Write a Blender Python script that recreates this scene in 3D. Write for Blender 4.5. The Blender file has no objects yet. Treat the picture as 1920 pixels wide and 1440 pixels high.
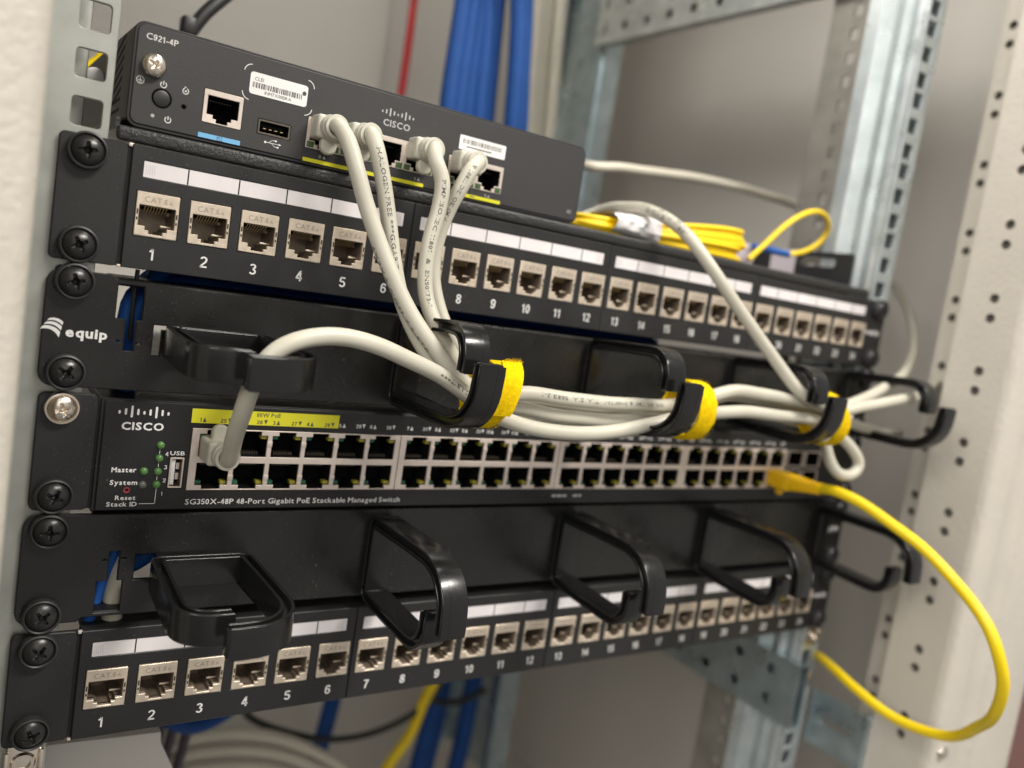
import bpy, bmesh, math, random
from math import radians as RAD, sin, cos, pi
from mathutils import Vector, Matrix

random.seed(7)
S = 0.001                      # everything below is written in millimetres; x along the rack, y into the cabinet, z up
SC = bpy.context.scene
COL = SC.collection

# ------------------------------------------------------------------ camera
CAM = bpy.data.cameras.new('camera')
cam = bpy.data.objects.new('camera', CAM)
COL.objects.link(cam)
R_, D_, F_ = (0.82035085, -0.55076245, 0.15389998), (0.06681056, -0.17497280, -0.98230386), (0.56794438, 0.81611595, -0.10674234)
CPOS = Vector((-32.2214, -329.8568, 191.2470))
cam.matrix_world = Matrix(((R_[0], -D_[0], -F_[0], CPOS.x*S), (R_[1], -D_[1], -F_[1], CPOS.y*S), (R_[2], -D_[2], -F_[2], CPOS.z*S), (0, 0, 0, 1)))
CAM.sensor_width = 36.0
CAM.lens = 36.0*1601.64/1920.0
CAM.clip_start = 0.01
CAM.clip_end = 50
CAM.dof.use_dof = True
CAM.dof.focus_distance = 0.322
CAM.dof.aperture_fstop = CAM.lens/5.0
CAM.dof.aperture_blades = 0
SC.camera = cam

# ------------------------------------------------------------------ light of the room, with added fill lamps
W = bpy.data.worlds.new('World'); SC.world = W; W.use_nodes = True
# the room: dim all round, paler towards the wall on the right in front of the cabinet
_nt = W.node_tree; _bg = _nt.nodes['Background']; _bg.inputs[0].default_value = (1.0, 0.96, 0.90, 1)
_tc = _nt.nodes.new('ShaderNodeTexCoord'); _dp = _nt.nodes.new('ShaderNodeVectorMath'); _dp.operation = 'DOT_PRODUCT'
_dp.inputs[1].default_value = Vector((0.62, -0.76, 0.16)).normalized()
_mr = _nt.nodes.new('ShaderNodeMapRange'); _mr.interpolation_type = 'SMOOTHSTEP'
for _k, _v in (('From Min', 0.15), ('From Max', 1.0), ('To Min', 0.20), ('To Max', 0.46)): _mr.inputs[_k].default_value = _v
_nt.links.new(_tc.outputs['Generated'], _dp.inputs[0]); _nt.links.new(_dp.outputs['Value'], _mr.inputs['Value']); _nt.links.new(_mr.outputs[0], _bg.inputs[1])
def lamp(name, loc, target, sx, sy, watt, colr):
    l = bpy.data.lights.new(name, 'AREA'); l.shape = 'RECTANGLE'; l.size = sx; l.size_y = sy; l.energy = watt; l.color = colr
    o = bpy.data.objects.new(name, l); COL.objects.link(o)
    o.location = Vector(loc)*S
    d = (Vector(target)-Vector(loc)).normalized()
    o.rotation_euler = d.to_track_quat('-Z', 'Y').to_euler()
    return o
lamp('ceiling_and_fill_light', (800, -1150, 1620), (200, 0, 150), 0.9, 0.18, 46, (1.0, 0.95, 0.87))
lamp('ceiling_and_fill_light', (-1400, -800, 1000), (560, 100, 200), 1.2, 0.9, 29, (1.0, 0.96, 0.90))  # added fill from the left for the side panel, not a known fitting
lamp('ceiling_and_fill_light', (-500, -1900, 950), (250, 300, 250), 1.4, 1.0, 9, (1.0, 0.96, 0.90))  # added weak fill from the front, not a known fitting
lamp('added_interior_fill', (230, 90, 632), (560, 200, 0), 0.4, 0.25, 2.6, (1.0, 0.95, 0.88))  # added fill for the cabinet interior; no lamp is known there
SC.view_settings.view_transform = 'Standard'
SC.view_settings.look = 'None'
SC.view_settings.exposure = 0.0
SC.view_settings.gamma = 1.0
SC.view_settings.use_curve_mapping = False
SC.render.resolution_x, SC.render.resolution_y = 1024, 768

# ------------------------------------------------------------------ materials
def mat(name, c, rough=0.5, metal=0.0, bump=0.0, bscale=900.0, var=0.0, vscale=60.0, rvar=0.0, dust=0.0, spec=0.5, coat=0.0, detail=4.0, dustc=(0.35, 0.33, 0.30)):
    m = bpy.data.materials.new(name); m.use_nodes = True
    nt = m.node_tree; N = nt.nodes; L = nt.links
    b = N['Principled BSDF']
    b.inputs['Base Color'].default_value = (*c, 1); b.inputs['Roughness'].default_value = rough; b.inputs['Metallic'].default_value = metal
    b.inputs['Specular IOR Level'].default_value = spec
    b.inputs['Coat Weight'].default_value = coat
    tc = N.new('ShaderNodeTexCoord')
    def noise(sc, det=3.0, ro=0.55):
        n = N.new('ShaderNodeTexNoise'); n.inputs['Scale'].default_value = sc; n.inputs['Detail'].default_value = det; n.inputs['Roughness'].default_value = ro
        L.new(tc.outputs['Object'], n.inputs['Vector']); return n
    def ramp(src, a, bb, lo, hi):
        r = N.new('ShaderNodeMapRange'); r.inputs['From Min'].default_value = a; r.inputs['From Max'].default_value = bb
        r.inputs['To Min'].default_value = lo; r.inputs['To Max'].default_value = hi; L.new(src, r.inputs['Value']); return r
    colsrc = None
    if var:
        n = noise(vscale)
        r = ramp(n.outputs['Fac'], 0.3, 0.7, 1-var, 1+var)
        mx = N.new('ShaderNodeMix'); mx.data_type = 'RGBA'; mx.blend_type = 'MULTIPLY'; mx.inputs[0].default_value = 1
        mx.inputs[6].default_value = (*c, 1); L.new(r.outputs[0], mx.inputs[7]); colsrc = mx.outputs[2]
    if dust:
        n = noise(1500, 2, 0.6); r = ramp(n.outputs['Fac'], 0.67, 0.76, 0, 1)
        n2 = noise(28, 3); r2 = ramp(n2.outputs['Fac'], 0.42, 0.75, 0, dust)
        mm = N.new('ShaderNodeMath'); mm.operation = 'MULTIPLY'; L.new(r.outputs[0], mm.inputs[0]); L.new(r2.outputs[0], mm.inputs[1])
        mx = N.new('ShaderNodeMix'); mx.data_type = 'RGBA'; L.new(mm.outputs[0], mx.inputs[0])
        if colsrc: L.new(colsrc, mx.inputs[6])
        else: mx.inputs[6].default_value = (*c, 1)
        mx.inputs[7].default_value = (*dustc, 1); colsrc = mx.outputs[2]
    if colsrc: L.new(colsrc, b.inputs['Base Color'])
    if rvar:
        n = noise(45, 5, 0.65); r = ramp(n.outputs['Fac'], 0.3, 0.7, max(0.02, rough-rvar), min(1, rough+rvar)); L.new(r.outputs[0], b.inputs['Roughness'])
    if bump:
        n = noise(bscale, detail, 0.6); bp = N.new('ShaderNodeBump'); bp.inputs['Strength'].default_value = bump; bp.inputs['Distance'].default_value = 0.0006
        L.new(n.outputs['Fac'], bp.inputs['Height']); L.new(bp.outputs['Normal'], b.inputs['Normal'])
    return m
M_PANEL = mat('black powder coated steel', (0.0135, 0.013, 0.0133), 0.46, bump=0.12, bscale=2600, rvar=0.12, dust=0.6)
M_MANAGER = mat('black satin steel', (0.010, 0.0097, 0.0093), 0.30, bump=0.05, bscale=1600, rvar=0.13, dust=0.8)
M_ROUTER = mat('dark grey router paint', (0.031, 0.030, 0.0305), 0.50, bump=0.16, bscale=2400, rvar=0.06, dust=0.25)
M_RIM = mat('router rim black', (0.016, 0.016, 0.016), 0.42)
M_SWITCH = mat('black switch front', (0.0095, 0.0095, 0.0098), 0.38, bump=0.06, bscale=2400, rvar=0.12, dust=0.7)
M_SHELF = mat('rough black shelf paint', (0.022, 0.022, 0.022), 0.34, bump=0.75, bscale=850, rvar=0.12, dust=0.25)
M_RING = mat('black moulded plastic', (0.008, 0.008, 0.0083), 0.20, bump=0.05, bscale=900, rvar=0.10, dust=0.35)
M_SCREW = mat('black oxide screw', (0.03, 0.029, 0.029), 0.27, metal=0.35, bump=0.05, bscale=800, rvar=0.1, dust=0.2)
M_WASHER = mat('black plastic washer', (0.028, 0.028, 0.029), 0.45, bump=0.04, bscale=1200, dust=0.25)
M_NICKEL = mat('bright nickel screw', (0.80, 0.72, 0.63), 0.20, metal=1.0, bump=0.03, bscale=700, rvar=0.1)
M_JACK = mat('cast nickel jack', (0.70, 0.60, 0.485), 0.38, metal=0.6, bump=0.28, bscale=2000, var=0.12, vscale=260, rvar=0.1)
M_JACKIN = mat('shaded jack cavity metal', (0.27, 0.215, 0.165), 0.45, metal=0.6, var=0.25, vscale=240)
M_FRAME = mat('tinned port frame', (0.76, 0.66, 0.59), 0.40, metal=0.6, bump=0.08, bscale=900, var=0.08, vscale=120, rvar=0.1)
M_BLACK = mat('black port plastic', (0.006, 0.006, 0.006), 0.8, spec=0.12)
M_GOLD = mat('gold contact', (0.70, 0.54, 0.30), 0.35, metal=0.5)
M_PIN = mat('dull contact', (0.16, 0.14, 0.11), 0.4, metal=0.8)
M_WHITE = mat('white ink', (0.72, 0.71, 0.70), 0.6)
M_GREYINK = mat('grey ink', (0.42, 0.41, 0.41), 0.6)
M_DARKINK = mat('dark ink', (0.06, 0.055, 0.05), 0.6)
M_YINK = mat('yellow print', (0.68, 0.64, 0.02), 0.5)
M_RINK = mat('red ink', (0.42, 0.05, 0.06), 0.6)
M_BLUEINK = mat('light blue print', (0.17, 0.44, 0.72), 0.5)
M_PAPER = mat('label paper under clear cover', (0.74, 0.70, 0.71), 0.32, var=0.05, vscale=55, rvar=0.1, coat=0.4)
M_STICKER = mat('white sticker', (0.78, 0.77, 0.76), 0.5, var=0.03, vscale=90)
M_CABLE = mat('warm grey cable jacket', (0.485, 0.462, 0.385), 0.43, bump=0.05, bscale=500, var=0.05, vscale=45, rvar=0.08)
M_BOOT = mat('pale grey moulded boot', (0.52, 0.50, 0.425), 0.40, bump=0.05, bscale=700, rvar=0.08)
M_YCABLE = mat('yellow cable jacket', (0.80, 0.58, 0.004), 0.42, bump=0.04, bscale=600, var=0.05, vscale=40)
M_YPLUG = mat('amber yellow boot', (0.72, 0.42, 0.004), 0.40, bump=0.05, bscale=600)
M_YFIBRE = mat('yellow fibre jacket', (0.86, 0.58, 0.002), 0.45, var=0.06, vscale=60)
M_FELT = mat('yellow felt strap', (0.80, 0.53, 0.003), 0.95, bump=0.9, bscale=1900, var=0.16, vscale=420, spec=0.1)
M_BLUE = mat('blue cable jacket', (0.022, 0.115, 0.44), 0.6, var=0.1, vscale=40, spec=0.25)  # raised in tone to make up for shade behind the panels
M_BLUEPLUG = mat('blue connector', (0.015, 0.10, 0.38), 0.4)
M_RED = mat('red cable jacket', (0.42, 0.012, 0.016), 0.45)
M_DARK = mat('black cable jacket', (0.015, 0.015, 0.015), 0.45)
M_PURPLE = mat('dark violet cable jacket', (0.045, 0.03, 0.045), 0.5)
M_BEIGE = mat('beige cable jacket', (0.50, 0.47, 0.39), 0.5, var=0.05)
M_ZINC = mat('galvanised steel', (0.52, 0.55, 0.52), 0.34, metal=0.65, bump=0.06, bscale=500, var=0.14, vscale=70, rvar=0.12)
M_ZINCR = mat('bright blue white zinc', (0.49, 0.54, 0.55), 0.33, metal=0.5, bump=0.05, bscale=500, var=0.12, vscale=60, rvar=0.12)
M_ZINCB = mat('bluish zinc plate', (0.42, 0.50, 0.53), 0.34, metal=0.85, var=0.15, vscale=60, rvar=0.12)
M_POST = mat('light grey cabinet paint', (0.52, 0.485, 0.425), 0.50, bump=0.9, bscale=300, var=0.03, vscale=40, detail=2.0)
M_CAB = mat('grey cabinet panel paint', (0.55, 0.525, 0.485), 0.55, bump=0.10, bscale=500, var=0.03, vscale=8)
M_SHADE_LINE = mat('black for shaded openings and dividers', (0.006, 0.006, 0.006), 0.8)
M_HOLLOWSHADE = mat('painted shade behind post holes', (0.10, 0.09, 0.08), 0.8)
M_ZINCL = mat('dull galvanised steel', (0.40, 0.41, 0.375), 0.38, metal=0.6, bump=0.06, bscale=500, var=0.12, vscale=70, rvar=0.12)
M_ZINCD = mat('zinc darkened for a dim flange', (0.25, 0.24, 0.21), 0.5, metal=0.4, var=0.15, vscale=60)  # darker copy of the rail zinc, dimness put into the colour
M_BLUEDK = mat('dark blue cable jacket', (0.010, 0.052, 0.20), 0.65, var=0.1, vscale=40, spec=0.2)  # same blue jacket, darkened because the interior fill lights the hanging bunch
M_LEDG = mat('unlit green lens', (0.085, 0.20, 0.055), 0.25)
M_LEDR = mat('dull port lens', (0.06, 0.11, 0.045), 0.3)
M_LEDX = mat('unlit grey lens', (0.12, 0.12, 0.11), 0.25)
M_PLEDG = mat('green port lens', (0.008, 0.10, 0.055), 0.3)
M_PLEDY = mat('yellow port lens', (0.28, 0.25, 0.02), 0.3)
M_WTAPE = mat('white tape', (0.72, 0.70, 0.70), 0.85, bump=0.35, bscale=260, spec=0.15)
M_BAG = mat('lilac paper tag', (0.56, 0.50, 0.54), 0.5)
M_ROOM = mat('dusty pink wall paint', (0.42, 0.21, 0.19), 0.7)

# ------------------------------------------------------------------ mesh helpers (millimetres)
class MB:
    def __init__(self): self.v = []; self.f = []; self.m = []
    def add(self, vs, fs, mi=0):
        k = len(self.v); self.v += [tuple(p) for p in vs]; self.f += [tuple(i+k for i in q) for q in fs]; self.m += [mi]*len(fs); return self
    def addmesh(self, data, fn=None, mi=0):
        vs, fs = data
        return self.add([fn(p) if fn else p for p in vs], fs, mi)
    def box(self, x0, x1, y0, y1, z0, z1, b=0.0, mi=0, seg=2):
        return self.addmesh(box_data(x0, x1, y0, y1, z0, z1, b, seg), None, mi)
    def prism(self, loop, a0, a1, axis='y', mi=0):
        n = len(loop)
        def P(p, a): return (p[0], a, p[1]) if axis == 'y' else ((p[0], p[1], a) if axis == 'z' else (a, p[0], p[1]))
        vs = [P(p, a0) for p in loop]+[P(p, a1) for p in loop]
        fs = [tuple(range(n)), tuple(range(2*n-1, n-1, -1))]+[(i, i+n, (i+1) % n+n, (i+1) % n) for i in range(n)]
        return self.add(vs, fs, mi)
    def disc(self, c, r, axis='y', n=20, mi=0, h=0.0):
        x, y, z = c
        loop = [(x+r*cos(2*pi*i/n), z+r*sin(2*pi*i/n)) for i in range(n)]
        return self.prism(loop, y, y+h if h else y+0.02, 'y', mi)
    def lathe(self, c, prof, n=28, mi=0):      # profile (r, y) turned about the y axis
        vs = []; fs = []; k = len(prof)
        for i in range(n):
            a = 2*pi*i/n
            for r, y in prof: vs.append((c[0]+r*cos(a), c[1]+y, c[2]+r*sin(a)))
        for i in range(n):
            j = (i+1) % n
            for q in range(k-1): fs.append((i*k+q, i*k+q+1, j*k+q+1, j*k+q))
        return self.add(vs, fs, mi)
    def tube(self, pts, r, n=14, mi=0, caps=True):
        fr = frames(pts); vs = []; fs = []
        for (p, t, u, w) in fr:
            for i in range(n):
                a = 2*pi*i/n; vs.append(p+u*(r*cos(a))+w*(r*sin(a)))
        for k in range(len(fr)-1):
            for i in range(n):
                j = (i+1) % n; fs.append((k*n+i, k*n+j, (k+1)*n+j, (k+1)*n+i))
        if caps:
            fs.append(tuple(range(n-1, -1, -1))); fs.append(tuple((len(fr)-1)*n+i for i in range(n)))
        return self.add(vs, fs, mi)
    def mesh(self, name, mats, org=(0, 0, 0), smooth=35):
        me = bpy.data.meshes.new(name)
        me.from_pydata([((x-org[0])*S, (y-org[1])*S, (z-org[2])*S) for x, y, z in self.v], [], self.f)
        for m in (mats if isinstance(mats, (list, tuple)) else [mats]): me.materials.append(m)
        if len(me.materials) > 1: me.polygons.foreach_set('material_index', self.m)
        bm = bmesh.new(); bm.from_mesh(me); bmesh.ops.remove_doubles(bm, verts=bm.verts, dist=2e-7); bmesh.ops.recalc_face_normals(bm, faces=bm.faces); bm.to_mesh(me); bm.free()
        if smooth:
            me.polygons.foreach_set('use_smooth', [True]*len(me.polygons)); me.set_sharp_from_angle(angle=RAD(smooth))
        me.update(); return me
def box_data(x0, x1, y0, y1, z0, z1, b=0.0, seg=2):
    bm = bmesh.new(); bmesh.ops.create_cube(bm, size=1)
    for v in bm.verts: v.co = Vector((x0+(v.co.x+.5)*(x1-x0), y0+(v.co.y+.5)*(y1-y0), z0+(v.co.z+.5)*(z1-z0)))
    if b: bmesh.ops.bevel(bm, geom=bm.edges[:], offset=b, segments=seg, affect='EDGES', profile=0.5)
    bm.verts.index_update()
    d = ([tuple(v.co) for v in bm.verts], [tuple(v.index for v in f.verts) for f in bm.faces]); bm.free(); return d
def curve_pts(P, step=1.5):
    P = [Vector(p) for p in P]; Q = [P[0]*2-P[1]]+P+[P[-1]*2-P[-2]]; out = []
    for i in range(1, len(Q)-2):
        p0, p1, p2, p3 = Q[i-1:i+3]; n = max(2, int((p2-p1).length/step))
        d1 = max((p1-p0).length, 1e-4)**.5; d2 = max((p2-p1).length, 1e-4)**.5; d3 = max((p3-p2).length, 1e-4)**.5
        m1 = (p1-p0)/d1-(p2-p0)/(d1+d2)+(p2-p1)/d2; m2 = (p2-p1)/d2-(p3-p1)/(d2+d3)+(p3-p2)/d3
        m1 = m1*d2; m2 = m2*d2
        for k in range(n):
            t = k/n; t2 = t*t; t3 = t2*t
            out.append(p1*(2*t3-3*t2+1)+m1*(t3-2*t2+t)+p2*(-2*t3+3*t2)+m2*(t3-t2))
    out.append(P[-1]); return out
def frames(pts):
    pts = [Vector(p) for p in pts]; n = len(pts); fr = []; u = None
    for i, p in enumerate(pts):
        t = (pts[min(n-1, i+1)]-pts[max(0, i-1)]).normalized()
        if u is None:
            u = t.orthogonal().normalized()
        else:
            u = (u-t*u.dot(t)).normalized()
        fr.append((p, t, u, t.cross(u)))
    return fr
def curve_data(loops, e, bev=0.0, res=2):      # filled flat outline with holes, e = half thickness; returned in its own XY plane
    cu = bpy.data.curves.new('tmp', 'CURVE'); cu.dimensions = '2D'; cu.fill_mode = 'BOTH'; cu.extrude = max(0.0, e-bev); cu.bevel_depth = bev; cu.bevel_resolution = res
    cu.offset = -bev
    for lp in loops:
        sp = cu.splines.new('POLY'); sp.points.add(len(lp)-1); sp.use_cyclic_u = True
        for i, p in enumerate(lp): sp.points[i].co = (p[0], p[1], 0, 1)
    return grab(cu)
def grab(cu):
    o = bpy.data.objects.new('tmp', cu); me = o.to_mesh()
    d = ([tuple(v.co) for v in me.vertices], [tuple(p.vertices) for p in me.polygons])
    o.to_mesh_clear(); bpy.data.objects.remove(o); bpy.data.curves.remove(cu); return d
def _area(lp): return sum(lp[i-1][0]*lp[i][1]-lp[i][0]*lp[i-1][1] for i in range(len(lp)))/2
def _offset(lp, d):           # mitred offset to the left of the travel direction
    n = len(lp); o = []
    for i in range(n):
        a, p, c = Vector(lp[i-1]), Vector(lp[i]), Vector(lp[(i+1) % n])
        t1 = (p-a).normalized(); t2 = (c-p).normalized(); n1 = Vector((-t1.y, t1.x)); n2 = Vector((-t2.y, t2.x))
        m = n1+n2; k = max(.3, m.dot(n1)); q = p+m*(d/k); o.append((q.x, q.y))
    return o
def plate(mb, loops, y0, y1, bev=0.0, mi=0, axis='y', res=2):  # outline in x/z (or y/z for axis x) with holes, thickness from y0 to y1, chamfered edges
    from mathutils.geometry import delaunay_2d_cdt
    L = []
    for k, lp in enumerate(loops):
        lp = [tuple(p) for p in lp]; a = _area(lp)
        if (a < 0) == (k == 0): lp = lp[::-1]       # outer loop anticlockwise, holes clockwise: material on the left
        L.append(lp)
    F = [_offset(lp, bev) for lp in L] if bev else L
    pts = [Vector(p) for lp in F for p in lp]; fcs = []; k = 0
    for lp in F: fcs.append(list(range(k, k+len(lp)))); k += len(lp)
    V2, E2, F2, *_ = delaunay_2d_cdt(pts, [], fcs, 2, 1e-6)
    def P(p, y): return (p[0], y, p[1]) if axis == 'y' else ((y, p[0], p[1]) if axis == 'x' else (p[0], p[1], y))
    for y in (y0, y1): mb.add([P(v, y) for v in V2], [tuple(f) for f in F2], mi)
    s = 1 if y1 > y0 else -1; rows = [y0, y0+s*bev, y1-s*bev, y1] if bev else [y0, y1]
    for lp, fl in zip(L, F):
        n = len(lp); src = [fl, lp, lp, fl] if bev else [lp, lp]
        mb.add([P(p, y) for ring, y in zip(src, rows) for p in ring], [(r*n+i, r*n+(i+1) % n, (r+1)*n+(i+1) % n, (r+1)*n+i) for r in range(len(rows)-1) for i in range(n)], mi)
    return mb
def rr(x0, x1, z0, z1, r=0.0, n=5):
    if r <= 0: return [(x0, z0), (x1, z0), (x1, z1), (x0, z1)]
    o = []
    for cx, cz, a in ((x1-r, z0+r, -90), (x1-r, z1-r, 0), (x0+r, z1-r, 90), (x0+r, z0+r, 180)):
        for i in range(n+1):
            t = RAD(a+90*i/n); o.append((cx+r*cos(t), cz+r*sin(t)))
    return o
def circ(x, z, r, n=16): return [(x+r*cos(2*pi*i/n), z+r*sin(2*pi*i/n)) for i in range(n)]
_T = {}
def _ribbon(line, w, closed=False):
    P = [Vector(p) for p in line]; n = len(P); A = []; B = []
    for i in range(n):
        a = P[i-1] if (i > 0 or closed) else P[i]; c = P[(i+1) % n] if (i < n-1 or closed) else P[i]
        t = (c-a).normalized(); q = Vector((-t.y, t.x))*w/2; A.append(P[i]+q); B.append(P[i]-q)
    vs = [tuple(p) for p in A+B]; m = n if closed else n-1
    return vs, [(i, (i+1) % n, (i+1) % n+n, i+n) for i in range(m)]
def _arc(cx, cy, rx, ry, a0, a1, n=14): return [(cx+rx*cos(RAD(a0+(a1-a0)*i/n)), cy+ry*sin(RAD(a0+(a1-a0)*i/n))) for i in range(n+1)]
def _digit(ch, w):
    h = w/2; c = .27; r = .27-h; ring = lambda cy, rx, ry: (_arc(c, cy, rx, ry, 0, 360, 22)[:-1], True)
    G = {'0': [ring(.5, r, .5-h)],
         '1': [([(.30, 0), (.30, 1.0)], False), ([(.06, .74), (.16, .79), (.25, .91), (.28, .99)], False)],
         '2': [(_arc(c, .72, r, .28-h, 170, -20)+[(.40, .50), (.20, .27), (.10, .14), (.06, .07)], False), ([(.02, h), (.53, h)], False)],
         '3': [(_arc(c, .745, r-.02, .255-h, 160, -90), False), (_arc(c, .27, r, .27-h+.01, 90, -160), False)],
         '4': [([(.39, 0), (.39, .99)], False), ([(.36, .93), (.05, .30)], False), ([(.0, .285), (.56, .285)], False)],
         '5': [([(.50, 1-h), (.12, 1-h)], False), ([(.14, .98), (.09, .52)], False), (_arc(c, .32, r, .32-h, 135, -160), False)],
         '6': [ring(.32, r, .32-h), (_arc(c+.02, .50, r+.02, .5-h, 35, 180), False)],
         '7': [([(.02, 1-h), (.53, 1-h)], False), ([(.49, .93), (.33, .62), (.23, .30), (.19, 0)], False)],
         '8': [ring(.745, r-.025, .255-h), ring(.27, r, .27-h+.005)],
         '9': [ring(.68, r, .32-h), (_arc(c-.02, .50, r+.02, .5-h, 215, 360), False)]}[ch]
    vs = []; fs = []
    for line, cl in G:
        a, f = _ribbon(line, w, cl); k = len(vs); vs += a; fs += [tuple(i+k for i in q) for q in f]
    return vs, fs
CAPH = 0.0
def _glyph(ch, bold):
    k = ('g', ch, bold)
    if k not in _T:
        cu = bpy.data.curves.new('tmp', 'FONT'); cu.body = ch; cu.size = 1.0; cu.offset = bold; cu.resolution_u = 2; cu.fill_mode = 'FRONT'
        _T[k] = grab(cu)
    return _T[k]
def text_data(s, bold=0.0, space=1.0):
    k = (s, bold, space)
    if k in _T: return _T[k]
    cap = max(p[1] for p in _glyph('H', 0)[0]); x = 0.0; vs = []; fs = []; z = 0
    for ch in s:
        if ch == ' ': x += cap*.38*space; continue
        if ch.isdigit():
            a, f = _digit(ch, .135+bold*2.2); a = [(p[0]*cap, p[1]*cap) for p in a]; x0 = 0.02*cap if ch != '1' else 0.06*cap; wd = .54*cap if ch != '1' else .40*cap
        else:
            a, f = _glyph(ch, bold); a = [(p[0], p[1]) for p in a]
            if not a: continue
            x0 = min(p[0] for p in a); wd = max(p[0] for p in a)-x0
        q = len(vs); vs += [(p[0]-x0+x, p[1], 0) for p in a]; fs += [tuple(i+q for i in g) for g in f]
        x += wd+cap*(.14*space if not ch.isdigit() else .13*space)
    _T[k] = (vs, fs); return _T[k]
def text_fit(mb, s, x0, x1, z0, z1, y, bold=0.0, mi=0, shear=0.0, space=1.0):
    vs, fs = text_data(s, bold, space)
    ax0 = min(p[0] for p in vs); ax1 = max(p[0] for p in vs); az0 = min(p[1] for p in vs); az1 = max(p[1] for p in vs)
    sx = (x1-x0)/(ax1-ax0); sz = (z1-z0)/(az1-az0)
    return mb.add([(x0+(p[0]-ax0)*sx+shear*(p[1]-az0)*sz, y, z0+(p[1]-az0)*sz) for p in vs], fs, mi)
def text_on_cable(mb, s, pts, r, near, height, length, rev, lean=0.0, mi=0, bold=0.01):
    fr = frames(pts); near = Vector(near)
    acc = [0.0]
    for i in range(1, len(fr)): acc.append(acc[-1]+(fr[i][0]-fr[i-1][0]).length)
    k0 = min(range(len(fr)), key=lambda i: (fr[i][0]-near).length); s0 = acc[k0]
    vs, fs = text_data(s, bold, 1.08)
    ax0 = min(p[0] for p in vs); ax1 = max(p[0] for p in vs); az0 = min(p[1] for p in vs); az1 = max(p[1] for p in vs)
    kx = length/(ax1-ax0); kz = height/(az1-az0); out = []; cache = {}
    for p in vs:
        a = (p[0]-ax0)*kx; h = (p[1]-(az0+az1)/2)*kz
        sp = s0+(-a if rev else a); sp = min(max(sp, 0), acc[-1]-0.01)
        i = cache.get(round(sp, 3))
        if i is None:
            lo = 0; hi = len(acc)-1
            while hi-lo > 1:
                mid = (lo+hi)//2
                if acc[mid] <= sp: lo = mid
                else: hi = mid
            i = lo; cache[round(sp, 3)] = i
        t = (sp-acc[i])/max(1e-6, acc[i+1]-acc[i]); c = fr[i][0].lerp(fr[i+1][0], t); T = fr[i][1].lerp(fr[i+1][1], t).normalized()
        if rev: T = -T
        V = (CPOS-c).normalized(); Nn = (V-T*V.dot(T)).normalized(); U = Nn.cross(T)
        ang = h/r+lean
        out.append(c+(Nn*cos(ang)+U*sin(ang))*(r+0.035))
    mb.add(out, fs, mi)

# ------------------------------------------------------------------ scene helpers
def tag(o, label, cat, group=None):
    o['label'] = label; o['category'] = cat
    if group: o['group'] = group
    return o
def thing(name, label, cat, org, group=None):
    o = bpy.data.objects.new(name, None); COL.objects.link(o); o.location = Vector(org)*S
    o.empty_display_size = 0.02; ORG[o.name] = org
    return tag(o, label, cat, group)
ORG = {}
def part(name, mb, mats, parent, label=None, smooth=35):
    org = ORG[parent.name]
    me = mb.mesh(name, mats, org, smooth) if isinstance(mb, MB) else mb
    o = bpy.data.objects.new(name, me); COL.objects.link(o); o.parent = parent; ORG[o.name] = org
    if label: o['label'] = label
    return o
def inst(name, me, parent, loc, label=None, rot=None):      # shared mesh placed at loc (mm, world)
    org = ORG[parent.name]
    o = bpy.data.objects.new(name, me); COL.objects.link(o); o.parent = parent
    o.location = Vector((loc[0]-org[0], loc[1]-org[1], loc[2]-org[2]))*S
    if rot: o.rotation_euler = rot
    ORG[o.name] = loc
    if label: o['label'] = label
    return o
def solo(name, mb, mats, label, cat, group=None, smooth=35, org=None):
    if org is None:
        xs = [p[0] for p in mb.v]; ys = [p[1] for p in mb.v]; zs = [p[2] for p in mb.v]
        org = ((min(xs)+max(xs))/2, (min(ys)+max(ys))/2, min(zs))
    me = mb.mesh(name, mats, org, smooth); o = bpy.data.objects.new(name, me); COL.objects.link(o); o.location = Vector(org)*S; ORG[o.name] = org
    return tag(o, label, cat, group)

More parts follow.
